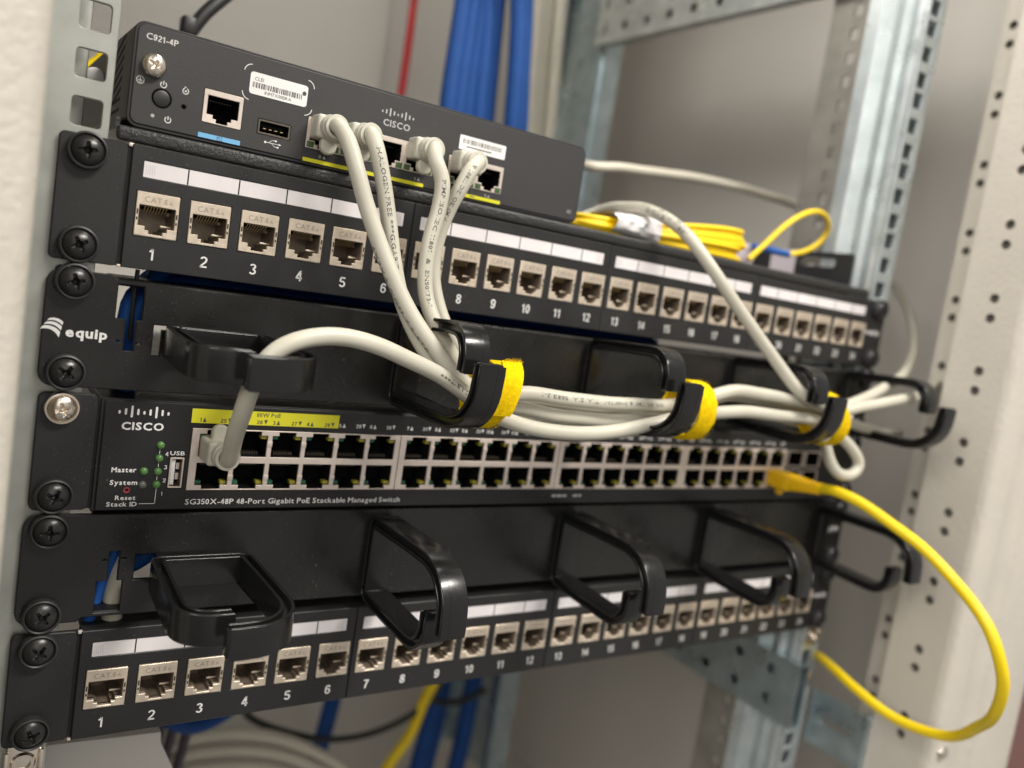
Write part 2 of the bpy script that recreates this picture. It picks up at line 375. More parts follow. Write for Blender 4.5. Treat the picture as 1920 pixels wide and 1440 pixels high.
PATHS = {
    'A': [(90.5,-9.0,242.3),(90.5,-14.0,242.3),(92.4,-20.0,237.3),(95.7,-24.0,226.8),(100.6,-27.0,213.5),(106.5,-30.0,200.6),(113.3,-34.0,187.6),(121.0,-38.0,174.6),(131.1,-42.0,163.3),(143.2,-45.0,152.9),(157.8,-45.0,148.6),(174.1,-44.0,150.3),(192.6,-44.0,149.1),(213.7,-44.0,148.4),(235.9,-44.0,149.1),(256.1,-44.0,149.7),(275.8,-45.0,153.1),(296.9,-45.0,159.7),(321.1,-45.0,159.5),(352.5,-45.0,156.3),(382.4,-46.0,153.3),(407.2,-47.0,157.2),(440.7,-45.0,162.4),(473.2,-40.0,167.3),(510.8,-26.0,173.3),(539.1,-12.0,176.5),(566.3,4.0,177.9)],
    'B': [(104.5,-9.0,242.5),(104.5,-13.0,242.5),(105.1,-18.0,237.7),(108.5,-20.0,227.2),(111.9,-22.0,213.5),(114.9,-24.0,199.6),(119.0,-27.0,184.7),(124.4,-31.0,171.7),(130.5,-36.0,161.7),(141.3,-39.0,153.0),(159.8,-39.0,144.2),(179.0,-39.0,143.2),(201.1,-39.0,140.5),(226.1,-39.0,139.7),(252.3,-39.0,142.1),(276.0,-39.0,147.7),(300.6,-39.0,156.1),(329.0,-39.0,157.2),(360.9,-39.0,154.4),(392.3,-39.0,153.6),(414.8,-38.0,159.6),(445.7,-32.0,167.4),(484.7,-20.0,178.2),(532.1,5.0,196.4),(555.6,26.0,217.2),(564.0,42.0,232.4),(572.8,60.0,245.5),(591.4,80.0,256.0)],
    'C': [(132.5,-9.0,243.3),(132.5,-13.0,243.3),(130.8,-18.0,238.5),(133.8,-20.0,230.2),(133.5,-21.0,218.4),(131.5,-22.0,207.4),(130.8,-23.0,195.6),(131.6,-25.0,185.1),(135.2,-29.0,174.1),(141.4,-32.0,164.2),(152.9,-33.0,152.7),(167.3,-33.0,146.4),(182.4,-33.0,146.9),(204.8,-33.0,145.3),(230.2,-33.0,144.1),(257.1,-33.0,145.5),(285.3,-33.0,150.2),(307.5,-33.0,155.3),(337.0,-33.0,154.8),(369.7,-33.0,151.2),(398.5,-34.0,148.5),(432.2,-30.0,143.3),(484.5,-14.0,137.6),(536.7,6.0,134.8)],
    'D': [(153.5,-9.0,242.5),(153.5,-13.0,242.5),(147.8,-17.0,237.0),(144.5,-17.0,229.1),(141.6,-15.0,219.8),(139.3,-14.0,209.5),(138.4,-14.0,199.4),(139.3,-16.0,187.5),(143.3,-20.0,175.0),(149.6,-24.0,165.0),(160.3,-27.0,153.8),(172.7,-28.0,142.1),(188.7,-29.0,136.4),(209.5,-30.0,133.5),(234.3,-31.0,133.4),(261.0,-31.0,136.8),(289.5,-31.0,141.8),(311.8,-31.0,147.3),(341.6,-31.0,147.0),(373.1,-32.0,144.5),(390.0,-37.0,143.2),(396.2,-43.0,139.2),(403.8,-48.0,132.2),(410.2,-50.0,124.1),(403.1,-50.0,117.8),(392.0,-48.0,119.4),(386.1,-44.0,129.3),(386.6,-40.0,139.1),(395.1,-36.0,144.1)],
    'E': [(62.7,-12.0,113.8),(62.7,-19.0,113.8),(61.4,-28.0,121.4),(59.3,-38.0,130.4),(57.4,-48.0,139.9),(57.4,-53.0,148.4),(58.8,-55.0,153.8),(62.0,-56.0,159.6),(70.1,-56.0,164.4),(83.4,-55.0,167.1),(98.0,-54.0,165.7),(111.9,-53.0,161.6),(129.8,-51.0,155.1),(144.8,-50.0,147.5),(158.6,-50.0,140.9),(173.8,-50.0,137.1),(193.8,-50.0,135.3),(217.5,-50.0,136.4),(242.2,-50.0,141.0),(265.1,-50.0,146.3),(286.3,-50.0,149.4),(317.8,-50.0,149.8),(349.5,-49.0,148.6),(380.1,-47.0,148.6),(396.9,-45.0,151.4)],
    'F': [(271.0,70.0,236.4),(279.4,60.0,243.2),(277.2,35.0,246.0),(272.5,10.0,243.6),(276.1,-14.0,234.3),(291.6,-30.0,212.7),(319.7,-40.0,185.8),(345.3,-49.0,162.6),(359.7,-53.0,157.1),(376.9,-53.0,154.5)],
    'Y': [(399.0,-12.0,105.0),(399.0,-24.0,105.4),(399.0,-34.0,106.4),(395.5,-48.0,108.3),(398.4,-66.0,105.6),(401.1,-90.0,96.7),(405.6,-120.0,79.9),(404.4,-141.0,61.7),(411.0,-148.0,43.6),(418.6,-145.0,25.7),(438.9,-130.0,4.1),(455.9,-108.0,-17.9),(456.0,-80.0,-23.9),(456.5,-50.0,-18.8),(465.3,-24.0,-16.9),(478.0,-6.0,-19.8),(491.9,6.0,-25.0),(494.0,32.0,-27.0)],
    'beige': [(338.2,159.9,285.6),(309.0,110.0,277.4),(377.8,115.0,286.9),(464.5,120.0,293.0),(555.1,130.0,292.2),(637.2,150.0,286.8)],
    'yloop': [(375.8,28.0,232.5),(383.7,26.0,241.6),(397.3,24.0,256.0),(412.6,24.0,266.0),(430.0,26.0,271.1),(446.3,30.0,268.8),(454.1,34.0,262.0),(451.9,38.0,253.3),(442.3,42.0,246.3),(430.9,44.0,243.0)],
}

# ================================================================== the cabinet around the equipment
CABN = thing('equipment_cabinet', 'light grey steel cabinet with perforated posts and galvanised rails around all the equipment', 'cabinet', (241.0, 250.0, -400.0))
def post(mir):
    X = (lambda x: 482.6-x) if mir else (lambda x: x)
    mb = MB()
    z0, z1 = -400, 640
    prof = [(494, -77), (494.5, -79.5), (495.8, -81.8), (498, -83), (517, -83), (519.5, -81.2), (522, -80), (541, -80), (543.5, -81.2), (545, -83.2), (547, -84), (596, -84), (599.5, -83), (602, -80), (602, -58), (500.5, -58), (500.5, -77)]
    mb.prism([(X(a), b) for a, b in prof], z0, z1, 'z')
    hR = []; hL = []
    for k in range(-3, 13):
        for dz in (0, -12.0):
            hR.append(circ(-61.4, 320.4-44.45*k+dz, 2.95)); hL.append(circ(-19.6+0.4, 408.6-44.45*k+dz, 2.8))
    for (x, ya, yb, hs) in ((494.0, -77, -42, hR), (528.0, -46, -12.5, hL)):
        q = MB(); plate(q, [rr(ya, yb, z0, z1)]+hs, x, x+1.6, 0.0, 0, 'x')
        mb.add([(X(p[0]), p[1], p[2]) for p in q.v], q.f)
    a = sorted((X(495.6), X(529.6))); mb.box(a[0], a[1], -43.6, -42, z0, z1)
    a = sorted((X(529.6), X(640))); mb.box(a[0], a[1], -14.2, -12.5, z0, z1)
    # backing strips behind the holes, painted dark for the shade in the hollow
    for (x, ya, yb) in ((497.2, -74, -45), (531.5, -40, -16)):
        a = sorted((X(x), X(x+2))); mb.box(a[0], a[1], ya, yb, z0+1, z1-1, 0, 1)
    return mb
part('frame_post', post(True), [M_POST, M_HOLLOWSHADE], CABN, 'left frame post, blurred because it stands nearest')
part('frame_post', post(False), [M_POST, M_HOLLOWSHADE], CABN, 'right frame post with rows of paired round holes')
part('side_panel', MB().box(640, 642, -12, 530, -400, 640), M_CAB, CABN)
part('side_panel', MB().box(-162, -160, -12, 530, -400, 640), M_CAB, CABN)  # unseen left panel, added to bounce light inside
b = MB().box(345, 640, 520, 522, -400, 640).box(-160, 330, 506, 508, -400, 640).box(329, 331, 506.5, 520, -400, 640).box(330, 345, 520, 522, -400, 640)
b.box(10, 16, 498, 506, -400, 640)
part('back_panel', b, M_CAB, CABN)
part('added_top_panel', MB().box(-160, 640, -12, 522, 640, 642), M_CAB, CABN)  # unseen roof, added to keep the main lamp off the back panel
part('added_floor_panel', MB().box(-160, 640, -12, 522, -402, -400), M_CAB, CABN)  # unseen floor, added to close off world light from below
EIA = [6.35, 22.225, 38.1]
def rail(x0, x1, hx, y, mir=False):
    mb = MB(); hs = []
    for u in range(-3, 10):
        for e in EIA:
            z = 44.45*u+e
            hs.append(rr(hx-4.75, hx+4.75, z-4.75, z+4.75, 1.3, 3))
    plate(mb, [rr(x0, x1, -200, 470)]+hs, y, y+2, 0.25)
    return mb
lr = rail(-13, 15.2, 7.8, 2.0)
lr.box(-13, -11, 4, 42, -200, 470).box(0.5, 9.0, 19, 23, -200, 470, 1.6)
part('mounting_rail', lr, M_ZINCL, CABN, 'left front mounting rail with square holes')
def vribbon(mb, line, th, z0, z1):
    n = len(line); L = [Vector((p[0], p[1])) for p in line]; off = []
    for i in range(n):
        t = (L[min(n-1, i+1)]-L[max(0, i-1)]).normalized(); off.append(L[i]+Vector((-t.y, t.x))*th)
    mb.prism([tuple(p) for p in L]+[tuple(p) for p in reversed(off)], z0, z1, 'z')
rr_ = rail(467.4, 486, 474.8, 2.0)
vribbon(rr_, [(467.2, 4), (466.2, 8), (469.6, 15), (466.4, 18.2), (470.0, 26.5), (463.2, 33), (462.6, 42)], -1.6, -200, 470)
hs = []
for k in range(-12, 30): hs.append(rr(52, 58.5, 15.9*k-4, 15.9*k+4, 1))
q = MB(); plate(q, [rr(43.5, 76, -200, 470)]+hs, 469.5, 471, 0, 0, 'x'); rr_.add(q.v, q.f, 1)
rr_.box(462.8, 471, 42, 43.4, -200, 470, 0, 1)
hs = []
for k in range(-12, 30): hs.append(rr(484.0+0.2, 489.5, 15.9*k-4, 15.9*k+4, 1))
rr_.box(485, 486.5, 4, 30, -200, 470)
part('mounting_rail', rr_, [M_ZINCR, M_ZINCD], CABN, 'right front mounting rail, bright folded steel')
mb = MB()
hs = [circ(360+(i % 2)*24, -190+16*i, 3, 10) for i in range(46)]
q = MB(); plate(q, [rr(330, 402, -300, 560)]+hs, 470, 472, 0, 0, 'x'); mb.add(q.v, q.f)
mb.box(440, 470, 402, 404, -300, 560).box(472, 492, 328, 330, -300, 560)
part('mounting_rail', mb, M_ZINCB, CABN, 'right rear mounting rail, far back')
def bar(z0, z1, x, ya, hr):
    mb = MB(); hs = [circ(ya+22+28*i, (z0+z1)/2+dz, hr, 12) for i in range(10) for dz in (-(z1-z0)*.24, (z1-z0)*.24)]
    plate(mb, [rr(ya, 329, z0, z1)]+hs, x, x+2, 0, 0, 'x')
    mb.box(x+2, x+10, ya, 329, z0, z0+1.6).box(x+2, x+10, ya, 329, z1-1.6, z1).box(x+8.4, x+10, ya, 329, z0+1.7, z1-1.7)
    return mb
part('support_bar', bar(426, 474, 459, 43, 4.2), M_ZINC, CABN, 'upper depth bar with round holes')
part('support_bar', bar(-68, -24, 459, -6, 3.6), M_ZINCB, CABN, 'lower depth bar with round holes')
mb = MB(); plate(mb, [rr(-42, 1.6, -84, -46, 2), rr(-33, -9, -66, -62.5, 1.7)], 488.5, 490.5, 0.2, 0, 'x')
mb.box(490.5, 512, -42, -40.4, -84, -46)
mb.disc((489, -36, -52), 2, 'y', 12)
part('rail_bracket', mb, M_ZINCB, CABN)
def cage_nut(x, z):
    mb = MB(); mb.box(x-5.6, x+5.6, 0.4, 1.9, z-6.6, z+6.6, 0.5)
    mb.lathe((x, 0, z), [(2.6, 2), (2.6, -0.6), (3.6, -0.6), (4.4, 0.6)], 20)
    mb.box(x-6.4, x-4.9, -0.8, 2.0, z-5, z+5, 0.4).box(x+4.9, x+6.4, -0.8, 2.0, z-5, z+5, 0.4)
    return mb
part('cage_nut', cage_nut(7.8, -6.4), M_NICKEL, CABN)
part('cage_nut', cage_nut(474.8, -6.4), M_NICKEL, CABN)
part('cage_nut', cage_nut(474.8, -38.1+6.35-6.35), M_NICKEL, CABN)
mb = MB().lathe((512, 0, 0), [(0, 0)], 3) if False else MB()
mb.lathe((505, -86.2, -49.5), [(0.0, 0), (2.6, 0.3), (4.2, 1.4), (4.6, 3.0)], 18)
part('post_bolt', mb, M_NICKEL, CABN)
W_ = solo('wall', MB().box(640, 4600, 900, 905, -1900, 1200), M_ROOM, 'dusty pink room wall past the cabinet', 'wall', org=(1600, 900, -1600)); W_['kind'] = 'structure'
del W_['category']; 

# ================================================================== shared fastener meshes
def screw_mesh(name, r, dome, y0, m):
    mb = MB(); nr, na = 30, 72; vs = [(0, y0, 0)]; fs = []
    def hgt(x, z):
        rad = math.hypot(x, z)/r
        h = dome*(math.sqrt(max(0, 1-0.80*rad*rad))-math.sqrt(0.2))/(1-math.sqrt(0.2))
        arm = 0
        for p, q in ((x, z), (z, x)):
            wd = r*0.115*(1.25-0.55*min(1, abs(q)/(r*.55))); a = min(1, max(0, (wd-abs(p))/(r*0.045)+0.5)); c = min(1, max(0, (r*.53-abs(q))/(r*0.07)+0.5))
            arm = max(arm, a*c)
        dep = (dome*0.95)*(1-0.55*min(1, rad/0.55))
        cr = max(0, 1-rad/0.26)
        return h-arm*dep-(dome*.45*min(1, cr*2) if cr > 0 else 0)
    vs = [(0, y0-hgt(0, 0), 0)]
    for i in range(1, nr+1):
        rad = r*i/nr
        for k in range(na):
            a = 2*pi*k/na; x, z = rad*cos(a), rad*sin(a); vs.append((x, y0-hgt(x, z), z))
    for k in range(na):
        fs.append((0, 1+k, 1+(k+1) % na))
        for i in range(nr-1):
            a = 1+i*na; b_ = a+na; j = (k+1) % na; fs.append((a+k, b_+k, b_+j, a+j))
    base = 1+(nr-1)*na; off = len(vs)
    for k in range(na):
        a = 2*pi*k/na; vs.append((r*1.0*cos(a), y0+1.2, r*1.0*sin(a)))
    for k in range(na): fs.append((base+k, off+k, off+(k+1) % na, base+(k+1) % na))
    mb.add(vs, fs); return mb.mesh(name, m, smooth=50)
ME_SCREW = screw_mesh('mounting_screw', 5.15, 2.3, -2.6, M_SCREW)
ME_WASHER = MB().lathe((0, 0, 0), [(5.2, -1.2), (5.35, -3.0), (5.7, -3.35), (6.15, -3.1), (6.35, -2.3), (6.4, 0)], 48).mesh('washer', M_WASHER)
ME_NSCREW = screw_mesh('mounting_screw', 4.4, 1.6, -2.7, M_NICKEL)
ME_NWASHER = MB().lathe((0, 0, 0), [(4.3, -1.4), (4.5, -2.0), (4.9, -2.5), (5.45, -2.4), (5.75, -1.5), (5.8, 0)], 48).mesh('washer', M_NICKEL)
def screw(parent, x, z, y=0.0, nickel=False, label=None):
    s = inst('mounting_screw', ME_NSCREW if nickel else ME_SCREW, parent, (x, y, z), label, (random.uniform(-.05, .05), random.uniform(0, 3.1), random.uniform(-.05, .05)))
    w = inst('washer', ME_NWASHER if nickel else ME_WASHER, s, (x, y, z))
    return s

# ================================================================== shelf and router
SHELF = thing('rack_shelf', 'rough black powder coated steel shelf carrying the small router', 'shelf', (240.0, 120.0, 225.0))
mb = MB(); mb.box(17, 460, 1.0, 252, 225.4, 226.9)
mb.box(17.2, 459, -1.6, 1.6, 221.7, 226.9, 1.3, 0, 3)
part('tray', mb, M_SHELF, SHELF)
mb = MB(); plate(mb, [rr(16, 150, 221.8, 249.4, 1.5), rr(29, 58, 239.6, 246.2, 3.2)], 461.0, 462.4, 0.2, 0, 'x')
part('side_flange', MB().box(17.0, 18.4, 2, 150, 226.9, 229.5), M_SHELF, SHELF)
part('side_flange', mb, M_SHELF, SHELF, 'right side flange with a rounded slot')
part('paper_tag', MB().box(460.2, 460.7, 61, 82, 230, 250), M_BAG, SHELF)

RT = thing('router', 'small dark grey router with white barcode sticker, standing on the shelf above the rack panels', 'router', (119.0, 75.0, 227.0))
OPEN_DN = [(-5.6, 3.8), (5.6, 3.8), (5.6, -2.9), (3.3, -2.9), (3.3, -4.2), (2.05, -4.2), (2.05, -5.5), (-2.05, -5.5), (-2.05, -4.2), (-3.3, -4.2), (-3.3, -2.9), (-5.6, -2.9)]
def cavity(mb, loop, y0, y1, mi=0):
    n = len(loop); vs = [(p[0], y0, p[1]) for p in loop]+[(p[0], y1, p[1]) for p in loop]
    return mb.add(vs, [(i, (i+1) % n, (i+1) % n+n, i+n) for i in range(n)]+[tuple(range(n, 2*n))], mi)
def router_jack_mesh(leds):
    mb = MB(); plate(mb, [rr(-7.0, 7.0, -5.9, 5.8, 0.3, 2), OPEN_DN], -0.5, 0.3, 0.12)
    cavity(mb, OPEN_DN, 0.2, 13, 1)
    for s in (-1, 1):
        for z in (1.4, -0.6): mb.box(s*5.62-.25, s*5.62+.25, -0.35, 1, z-.5, z+.5, 0, 1)
    for i in range(8): mb.box(-3.75+i*1.02, -3.4+i*1.02, 4, 9, 2.4, 2.7, 0, 2)
    return mb.mesh('ethernet_port', [M_FRAME, M_BLACK, M_PIN])
ME_RJ = router_jack_mesh(False)
RP = [(51.4, 240.1)]+[(90.4+13.98*i, 239.6) for i in range(4)]+[(153.5, 238.7), (167.5, 238.7)]
mb = MB()
plate(mb, [rr(20.7, 218.2, 228.4, 262.0, 2.8)]+[rr(RP[0][0]-7.05, RP[0][0]+7.05, RP[0][1]-5.95, RP[0][1]+5.85, 0.2, 1), rr(83.3, 139.5, 233.6, 245.5), rr(146.4, 174.6, 232.7, 244.6)]+[rr(64.5, 77.1, 234.6, 240.1, 0.3, 1), circ(30.35, 238.6, 3.25, 32), circ(37.9, 237.6, 0.75, 14)], -0.6, 1.4, 0.25)
part('front_panel', mb, M_ROUTER, RT)
mb = MB(); plate(mb, [rr(19.6, 219.2, 227.2, 263.0, 3.8), rr(20.9, 218.0, 228.5, 261.7, 2.6)], -0.15, 165, 0.3)
for i in range(9):
    z = 229.5+3.7*i
    mb.prism([(16, z), (44, z-7.5 if z > 238 else z-1.0), (44, z-6.2 if z > 238 else z+.2), (16, z+1.3)], 19.50, 19.62, 'x', 1)  # vent slits are black strips on the wall, painted for their inner shade
part('housing', mb, [M_RIM, M_SHADE_LINE], RT)
for i, (x, z) in enumerate(RP):
    o = inst('ethernet_port', ME_RJ, RT, (x, -0.3, z))
    if i:
        g = MB().box(x-6.6, x-3.7, -0.95, -0.3, z-5.6, z-3.3, 0.1).box(x+3.7, x+6.6, -0.95, -0.3, z-5.6, z-3.3, 0.1)
        part('port_led', g, M_LEDR, RT)
mb = MB(); plate(mb, [rr(64.6, 77.0, 234.7, 240.0, 0.4, 2), rr(65.3, 76.3, 235.4, 239.3, 0.2, 1)], -0.7, 0.2, 0.1)
cavity(mb, rr(65.3, 76.3, 235.4, 239.3), 0, 11, 1); mb.box(66.0, 75.6, 1.5, 10, 237.3, 238.7, 0, 1)
for i in range(4): mb.box(67.2+i*2.2, 68.2+i*2.2, 1.2, 8, 236.95, 237.25, 0, 2)
part('usb_port', mb, [M_PIN, M_BLACK, M_GOLD], RT)
mb = MB(); mb.lathe((30.35, 0, 238.6), [(3.35, 3.0), (2.95, 2.5), (2.92, -0.2), (2.75, -0.75), (2.2, -0.95), (0, -1.1)], 36)
mb.lathe((30.35, 0, 238.6), [(3.26, 0.5), (3.3, 4)], 36, 1)
mb.disc((37.9, 1.0, 237.6), 0.74, 'y', 12, 1)
part('power_button', mb, [M_RIM, M_SHADE_LINE], RT)
inst('ground_screw', screw_mesh('ground_screw', 3.75, 1.5, -2.3, M_NICKEL), RT, (26.6, -0.6, 248.9), None, (0, 0.5, 0))
part('ground_screw_collar', MB().lathe((26.6, -0.6, 248.9), [(3.75, -2.2), (4.05, -1.6), (4.05, 0.1)], 32), M_NICKEL, RT)
Y = -0.68
mk = MB()      # 0 white/grey ink, 1 yellow, 2 blue, 3 dark
text_fit(mk, 'C921-4P', 23.4, 33.9, 257.2, 259.3, Y, 0.005)
part('model_lettering', mk, M_WHITE, RT); mk = MB()
def arcs(mb, cx, cz, r0, r1, a0, a1, y, mi=0, n=14):
    vs = []; fs = []
    for i in range(n+1):
        a = RAD(a0+(a1-a0)*i/n); vs += [(cx+r0*cos(a), y, cz+r0*sin(a)), (cx+r1*cos(a), y, cz+r1*sin(a))]
    for i in range(n): fs.append((2*i, 2*i+1, 2*i+3, 2*i+2))
    mb.add(vs, fs, mi)
def quad(mb, x0, x1, z0, z1, y, mi=0): mb.add([(x0, y, z0), (x1, y, z0), (x1, y, z1), (x0, y, z1)], [(0, 1, 2, 3)], mi)
def power(cx, cz): arcs(mk, cx, cz, 0.85, 1.15, 125, 415, Y); quad(mk, cx-.15, cx+.15, cz, cz+1.3, Y)
power(30.5, 243.4); power(33.1, 231.9)
arcs(mk, 38.0, 243.1, 0.85, 1.12, 110, 430, Y); quad(mk, 37.7, 38.3, 242.8, 243.4, Y); quad(mk, 37.5, 38.1, 244.3, 244.6, Y)
arcs(mk, 22.9, 243.2, 1.1, 1.3, 0, 360, Y, 0, 24); quad(mk, 22.8, 23.0, 243.2, 244.1, Y); quad(mk, 22.2, 23.6, 243.0, 243.2, Y); quad(mk, 22.5, 23.3, 242.6, 242.75, Y)
mk.disc((28.0, Y-.02, 232.2), 0.62, 'y', 14, 4)
part('button_symbols', mk, [M_WHITE, M_YINK, M_BLUEINK, M_DARKINK, M_GREYINK], RT); mk = MB()
st = MB(); quad(st, 43.7, 58.8, 228.65, 230.3, Y, 0); part('blue_strip', st, M_BLUEINK, RT)
for a, b_, c, d in ((50.4, 50.55, 228.6, 230.0), (52.1, 52.25, 228.6, 230.0), (50.4, 52.25, 228.6, 228.75), (50.4, 52.25, 229.9, 230.05), (51.3, 51.95, 228.95, 229.1)): quad(mk, a, b_, c, d, Y-.03, 3)
quad(mk, 50.75, 51.3, 229.3, 229.6, Y-.03, 3)
part('console_symbol', mk, [M_DARKINK]*4, RT); mk = MB()
quad(mk, 68.0, 73.2, 232.0, 232.2, Y); mk.disc((68.0, Y-.02, 232.1), .45, 'y', 12)           # trident mark under the usb port
mk.add([(73.2, Y, 231.7), (74.2, Y, 232.1), (73.2, Y, 232.5)], [(0, 1, 2)])
for sx, sz, ex, ez in ((69.2, 232.1, 70.6, 233.2), (70.3, 232.1, 71.7, 231.0)):
    mk.add([(sx, Y-.01, sz-.1), (sx, Y-.01, sz+.1), (ex, Y-.01, ez+.1), (ex, Y-.01, ez-.1)], [(0, 1, 2, 3)]); quad(mk, ex-.1, ex+1.2, ez-.1, ez+.1, Y-.02)
quad(mk, 71.6, 72.3, 232.9, 233.5, Y-.03); mk.disc((72.9, Y-.03, 231.0), .38, 'y', 10)
part('usb_symbol', mk, M_WHITE, RT); mk = MB()
st = MB(); quad(st, 83.0, 136.0, 228.45, 229.9, Y, 0); part('yellow_strip', st, M_YINK, RT)
st = MB(); quad(st, 147.0, 175.0, 228.45, 229.9, Y, 0); part('yellow_strip', st, M_YINK, RT)
text_fit(mk, '0', 89.3, 90.2, 230.7, 231.9, Y, 0, 4); mk.add([(90.9, Y, 230.7), (92.1, Y, 230.7), (91.5, Y, 231.9)], [(0, 1, 2)], 4)
text_fit(mk, '1', 103.4, 103.9, 230.7, 231.9, Y, 0, 4); mk.add([(104.7, Y, 230.7), (105.9, Y, 230.7), (105.3, Y, 231.9)], [(0, 1, 2)], 4)
text_fit(mk, '3', 131.2, 132.1, 230.7, 231.9, Y, 0, 4); mk.add([(132.8, Y, 230.7), (134.0, Y, 230.7), (133.4, Y, 231.9)], [(0, 1, 2)], 4)
part('port_numbering', mk, [M_GREYINK, M_GREYINK, M_GREYINK, M_DARKINK, M_GREYINK], RT); mk = MB()
text_fit(mk, '5', 166.4, 167.4, 230.3, 231.5, Y, 0, 4); mk.add([(168.0, Y, 230.3), (169.2, Y, 230.3), (168.6, Y, 231.5)], [(0, 1, 2)], 4)
part('port_numbering', mk, [M_GREYINK]*5, RT); mk = MB()
quad(mk, 104.2, 104.5, 228.6, 229.7, Y-.03, 3); quad(mk, 105.1, 105.4, 228.6, 229.5, Y-.03, 3); quad(mk, 104.2, 105.8, 229.0, 229.2, Y-.03, 3)
part('strip_symbol', mk, [M_DARKINK]*4, RT); mk = MB()
quad(mk, 159.0, 161.5, 229.0, 229.4, Y-.03, 3)
part('strip_symbol', mk, [M_DARKINK]*4, RT); mk = MB()
for (cx, cz, a0) in ((60.3, 255.6, 95), (60.3, 248.7, 185), (81.3, 255.5, 5), (81.3, 248.2, 275)): arcs(mk, cx, cz, 2.75, 3.05, a0, a0+80, Y)
def cisco(mb, x0, x1, z0, z1, zt, y, mi=0, bold=0.02):
    text_fit(mb, 'CISCO', x0+(x1-x0)*.085, x1-(x1-x0)*.085, z0, z0+(z1-z0), y, bold, mi, 0, 1.15)
    H = [(.30, .62), (.22, .72), (0, 1), (.18, .70), (.30, .62), (.22, .72), (0, 1), (.18, .70), (.30, .62)]
    n = 9; zb = z1+(zt-z1)*.28; hh = zt-zb; w = (x1-x0)*.022
    for i in range(n):
        cx = x0+w+(x1-x0-2*w)*i/(n-1); a, b_ = (0.0, 1.0) if i in (2, 6) else ((0.22, 0.75) if i in (1, 3, 5, 7) else (0.28, 0.58))
        mb.add([(p[0], y, p[1]) for p in rr(cx-w, cx+w, zb+a*hh, zb+b_*hh, w*.98, 4)], [tuple(range(20))], mi)
lg = MB(); cisco(lg, 113.0, 127.6, 249.3, 252.0, 256.6, Y, 0); part('logo', lg, M_GREYINK, RT)
part('sticker_corners', mk, M_WHITE, RT); mk = MB()
text_fit(mk, 'A1', 212.6, 215.0, 231.5, 233.2, Y, 0, 4)
part('corner_mark', mk, [M_GREYINK]*5, RT)
mb = MB(); plate(mb, [rr(59.8, 81.9, 248.2, 256.1, 1.1)], -0.70, -0.62, 0)
text_fit(mb, 'CLEI', 61.5, 64.8, 253.2, 254.5, -0.74, 0, 1); text_fit(mb, 'INM7X00BRA', 65.6, 75.8, 248.95, 250.15, -0.74, 0, 1)
x = 60.9; rb = random.Random(3)
while x < 79.6:
    w = rb.choice((.14, .14, .28, .42)); quad(mb, x, x+w, 250.65, 252.6, -0.74, 1); x += w+rb.choice((.16, .16, .3, .42))
mb.add([(80.6+.9*cos(RAD(90+72*i)), -0.76, 253.1+.95*sin(RAD(90+72*i))) for i in range(5)], [tuple(range(5))], 1)
part('barcode_sticker', mb, [M_STICKER, M_DARKINK], RT, 'white sticker with barcode and CLEI code')
mb = MB(); plate(mb, [rr(150.3, 174.0, 247.9, 253.9, .4)], -0.70, -0.62, 0); x = 152.0
while x < 172: w = rb.choice((.14, .28, .42)); quad(mb, x, x+w, 250.6, 252.6, -0.74, 1); x += w+rb.choice((.2, .3, .5))
quad(mb, 154, 167, 249.2, 249.7, -0.74, 1)
part('barcode_sticker', mb, [M_STICKER, M_DARKINK], RT, 'blurred white sticker above the far ports')

# ================================================================== patch panels
OPEN_PP = [(-6.1, 3.0), (6.1, 3.0), (6.1, -4.3), (3.7, -4.3), (3.7, -5.7), (2.35, -5.7), (2.35, -6.9), (-2.35, -6.9), (-2.35, -5.7), (-3.7, -5.7), (-3.7, -4.3), (-6.1, -4.3)]
mb = MB(); plate(mb, [rr(-7.2, 7.2, -7.8, 7.6, 0.35, 2), OPEN_PP], -1.9, 0.6, 0.18)
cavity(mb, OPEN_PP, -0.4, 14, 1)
for s in (-1, 1):
    mb.box(s*6.62-.22, s*6.62+.22, -2.0, -1.2, -0.4, 1.4, 0, 2); mb.box(s*6.62-.22, s*6.62+.22, -2.0, -1.2, -2.4, -1.5, 0, 2)
    a = sorted((s*4.5, s*6.1)); mb.box(a[0], a[1], 5.5, 8.5, 0.4, 2.0, 0.3, 1)
mb.box(2.2, 6.0, 2.6, 3.4, -3.9, -3.2, 0.15, 0)
mb.box(-6.1, 6.1, 9, 14, 2.0, 3.0, 0, 2)
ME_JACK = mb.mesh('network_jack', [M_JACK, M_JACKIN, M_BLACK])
mb = MB()
for i in range(8):
    x = -3.57+i*1.02
    mb.add([(x-.18, 1.2, 2.9), (x+.18, 1.2, 2.9), (x+.18+.35, 6.5, 0.7), (x-.18+.35, 6.5, 0.7), (x-.18, 1.2, 2.6), (x+.18, 1.2, 2.6), (x+.18+.35, 6.5, 0.4), (x-.18+.35, 6.5, 0.4)], [(0, 1, 2, 3), (4, 7, 6, 5), (0, 4, 5, 1), (3, 2, 6, 7), (0, 3, 7, 4), (1, 5, 6, 2)])
ME_CONT = mb.mesh('contacts', M_GOLD)
mb = MB(); text_fit(mb, 'CAT.6', -4.6, 3.0, 4.15, 6.15, -1.93, 0.0); text_fit(mb, 'A', 3.5, 4.9, 4.15, 5.5, -1.93, 0.0)
ME_CAT = mb.mesh('embossing', mat('relief shade on jack metal', (0.36, 0.31, 0.25), 0.45, metal=0.6))  # letters are flat; the darker metal tone stands in for relief shade
def jx(i): return 32.85+18.315*i+0.2*(i//6)
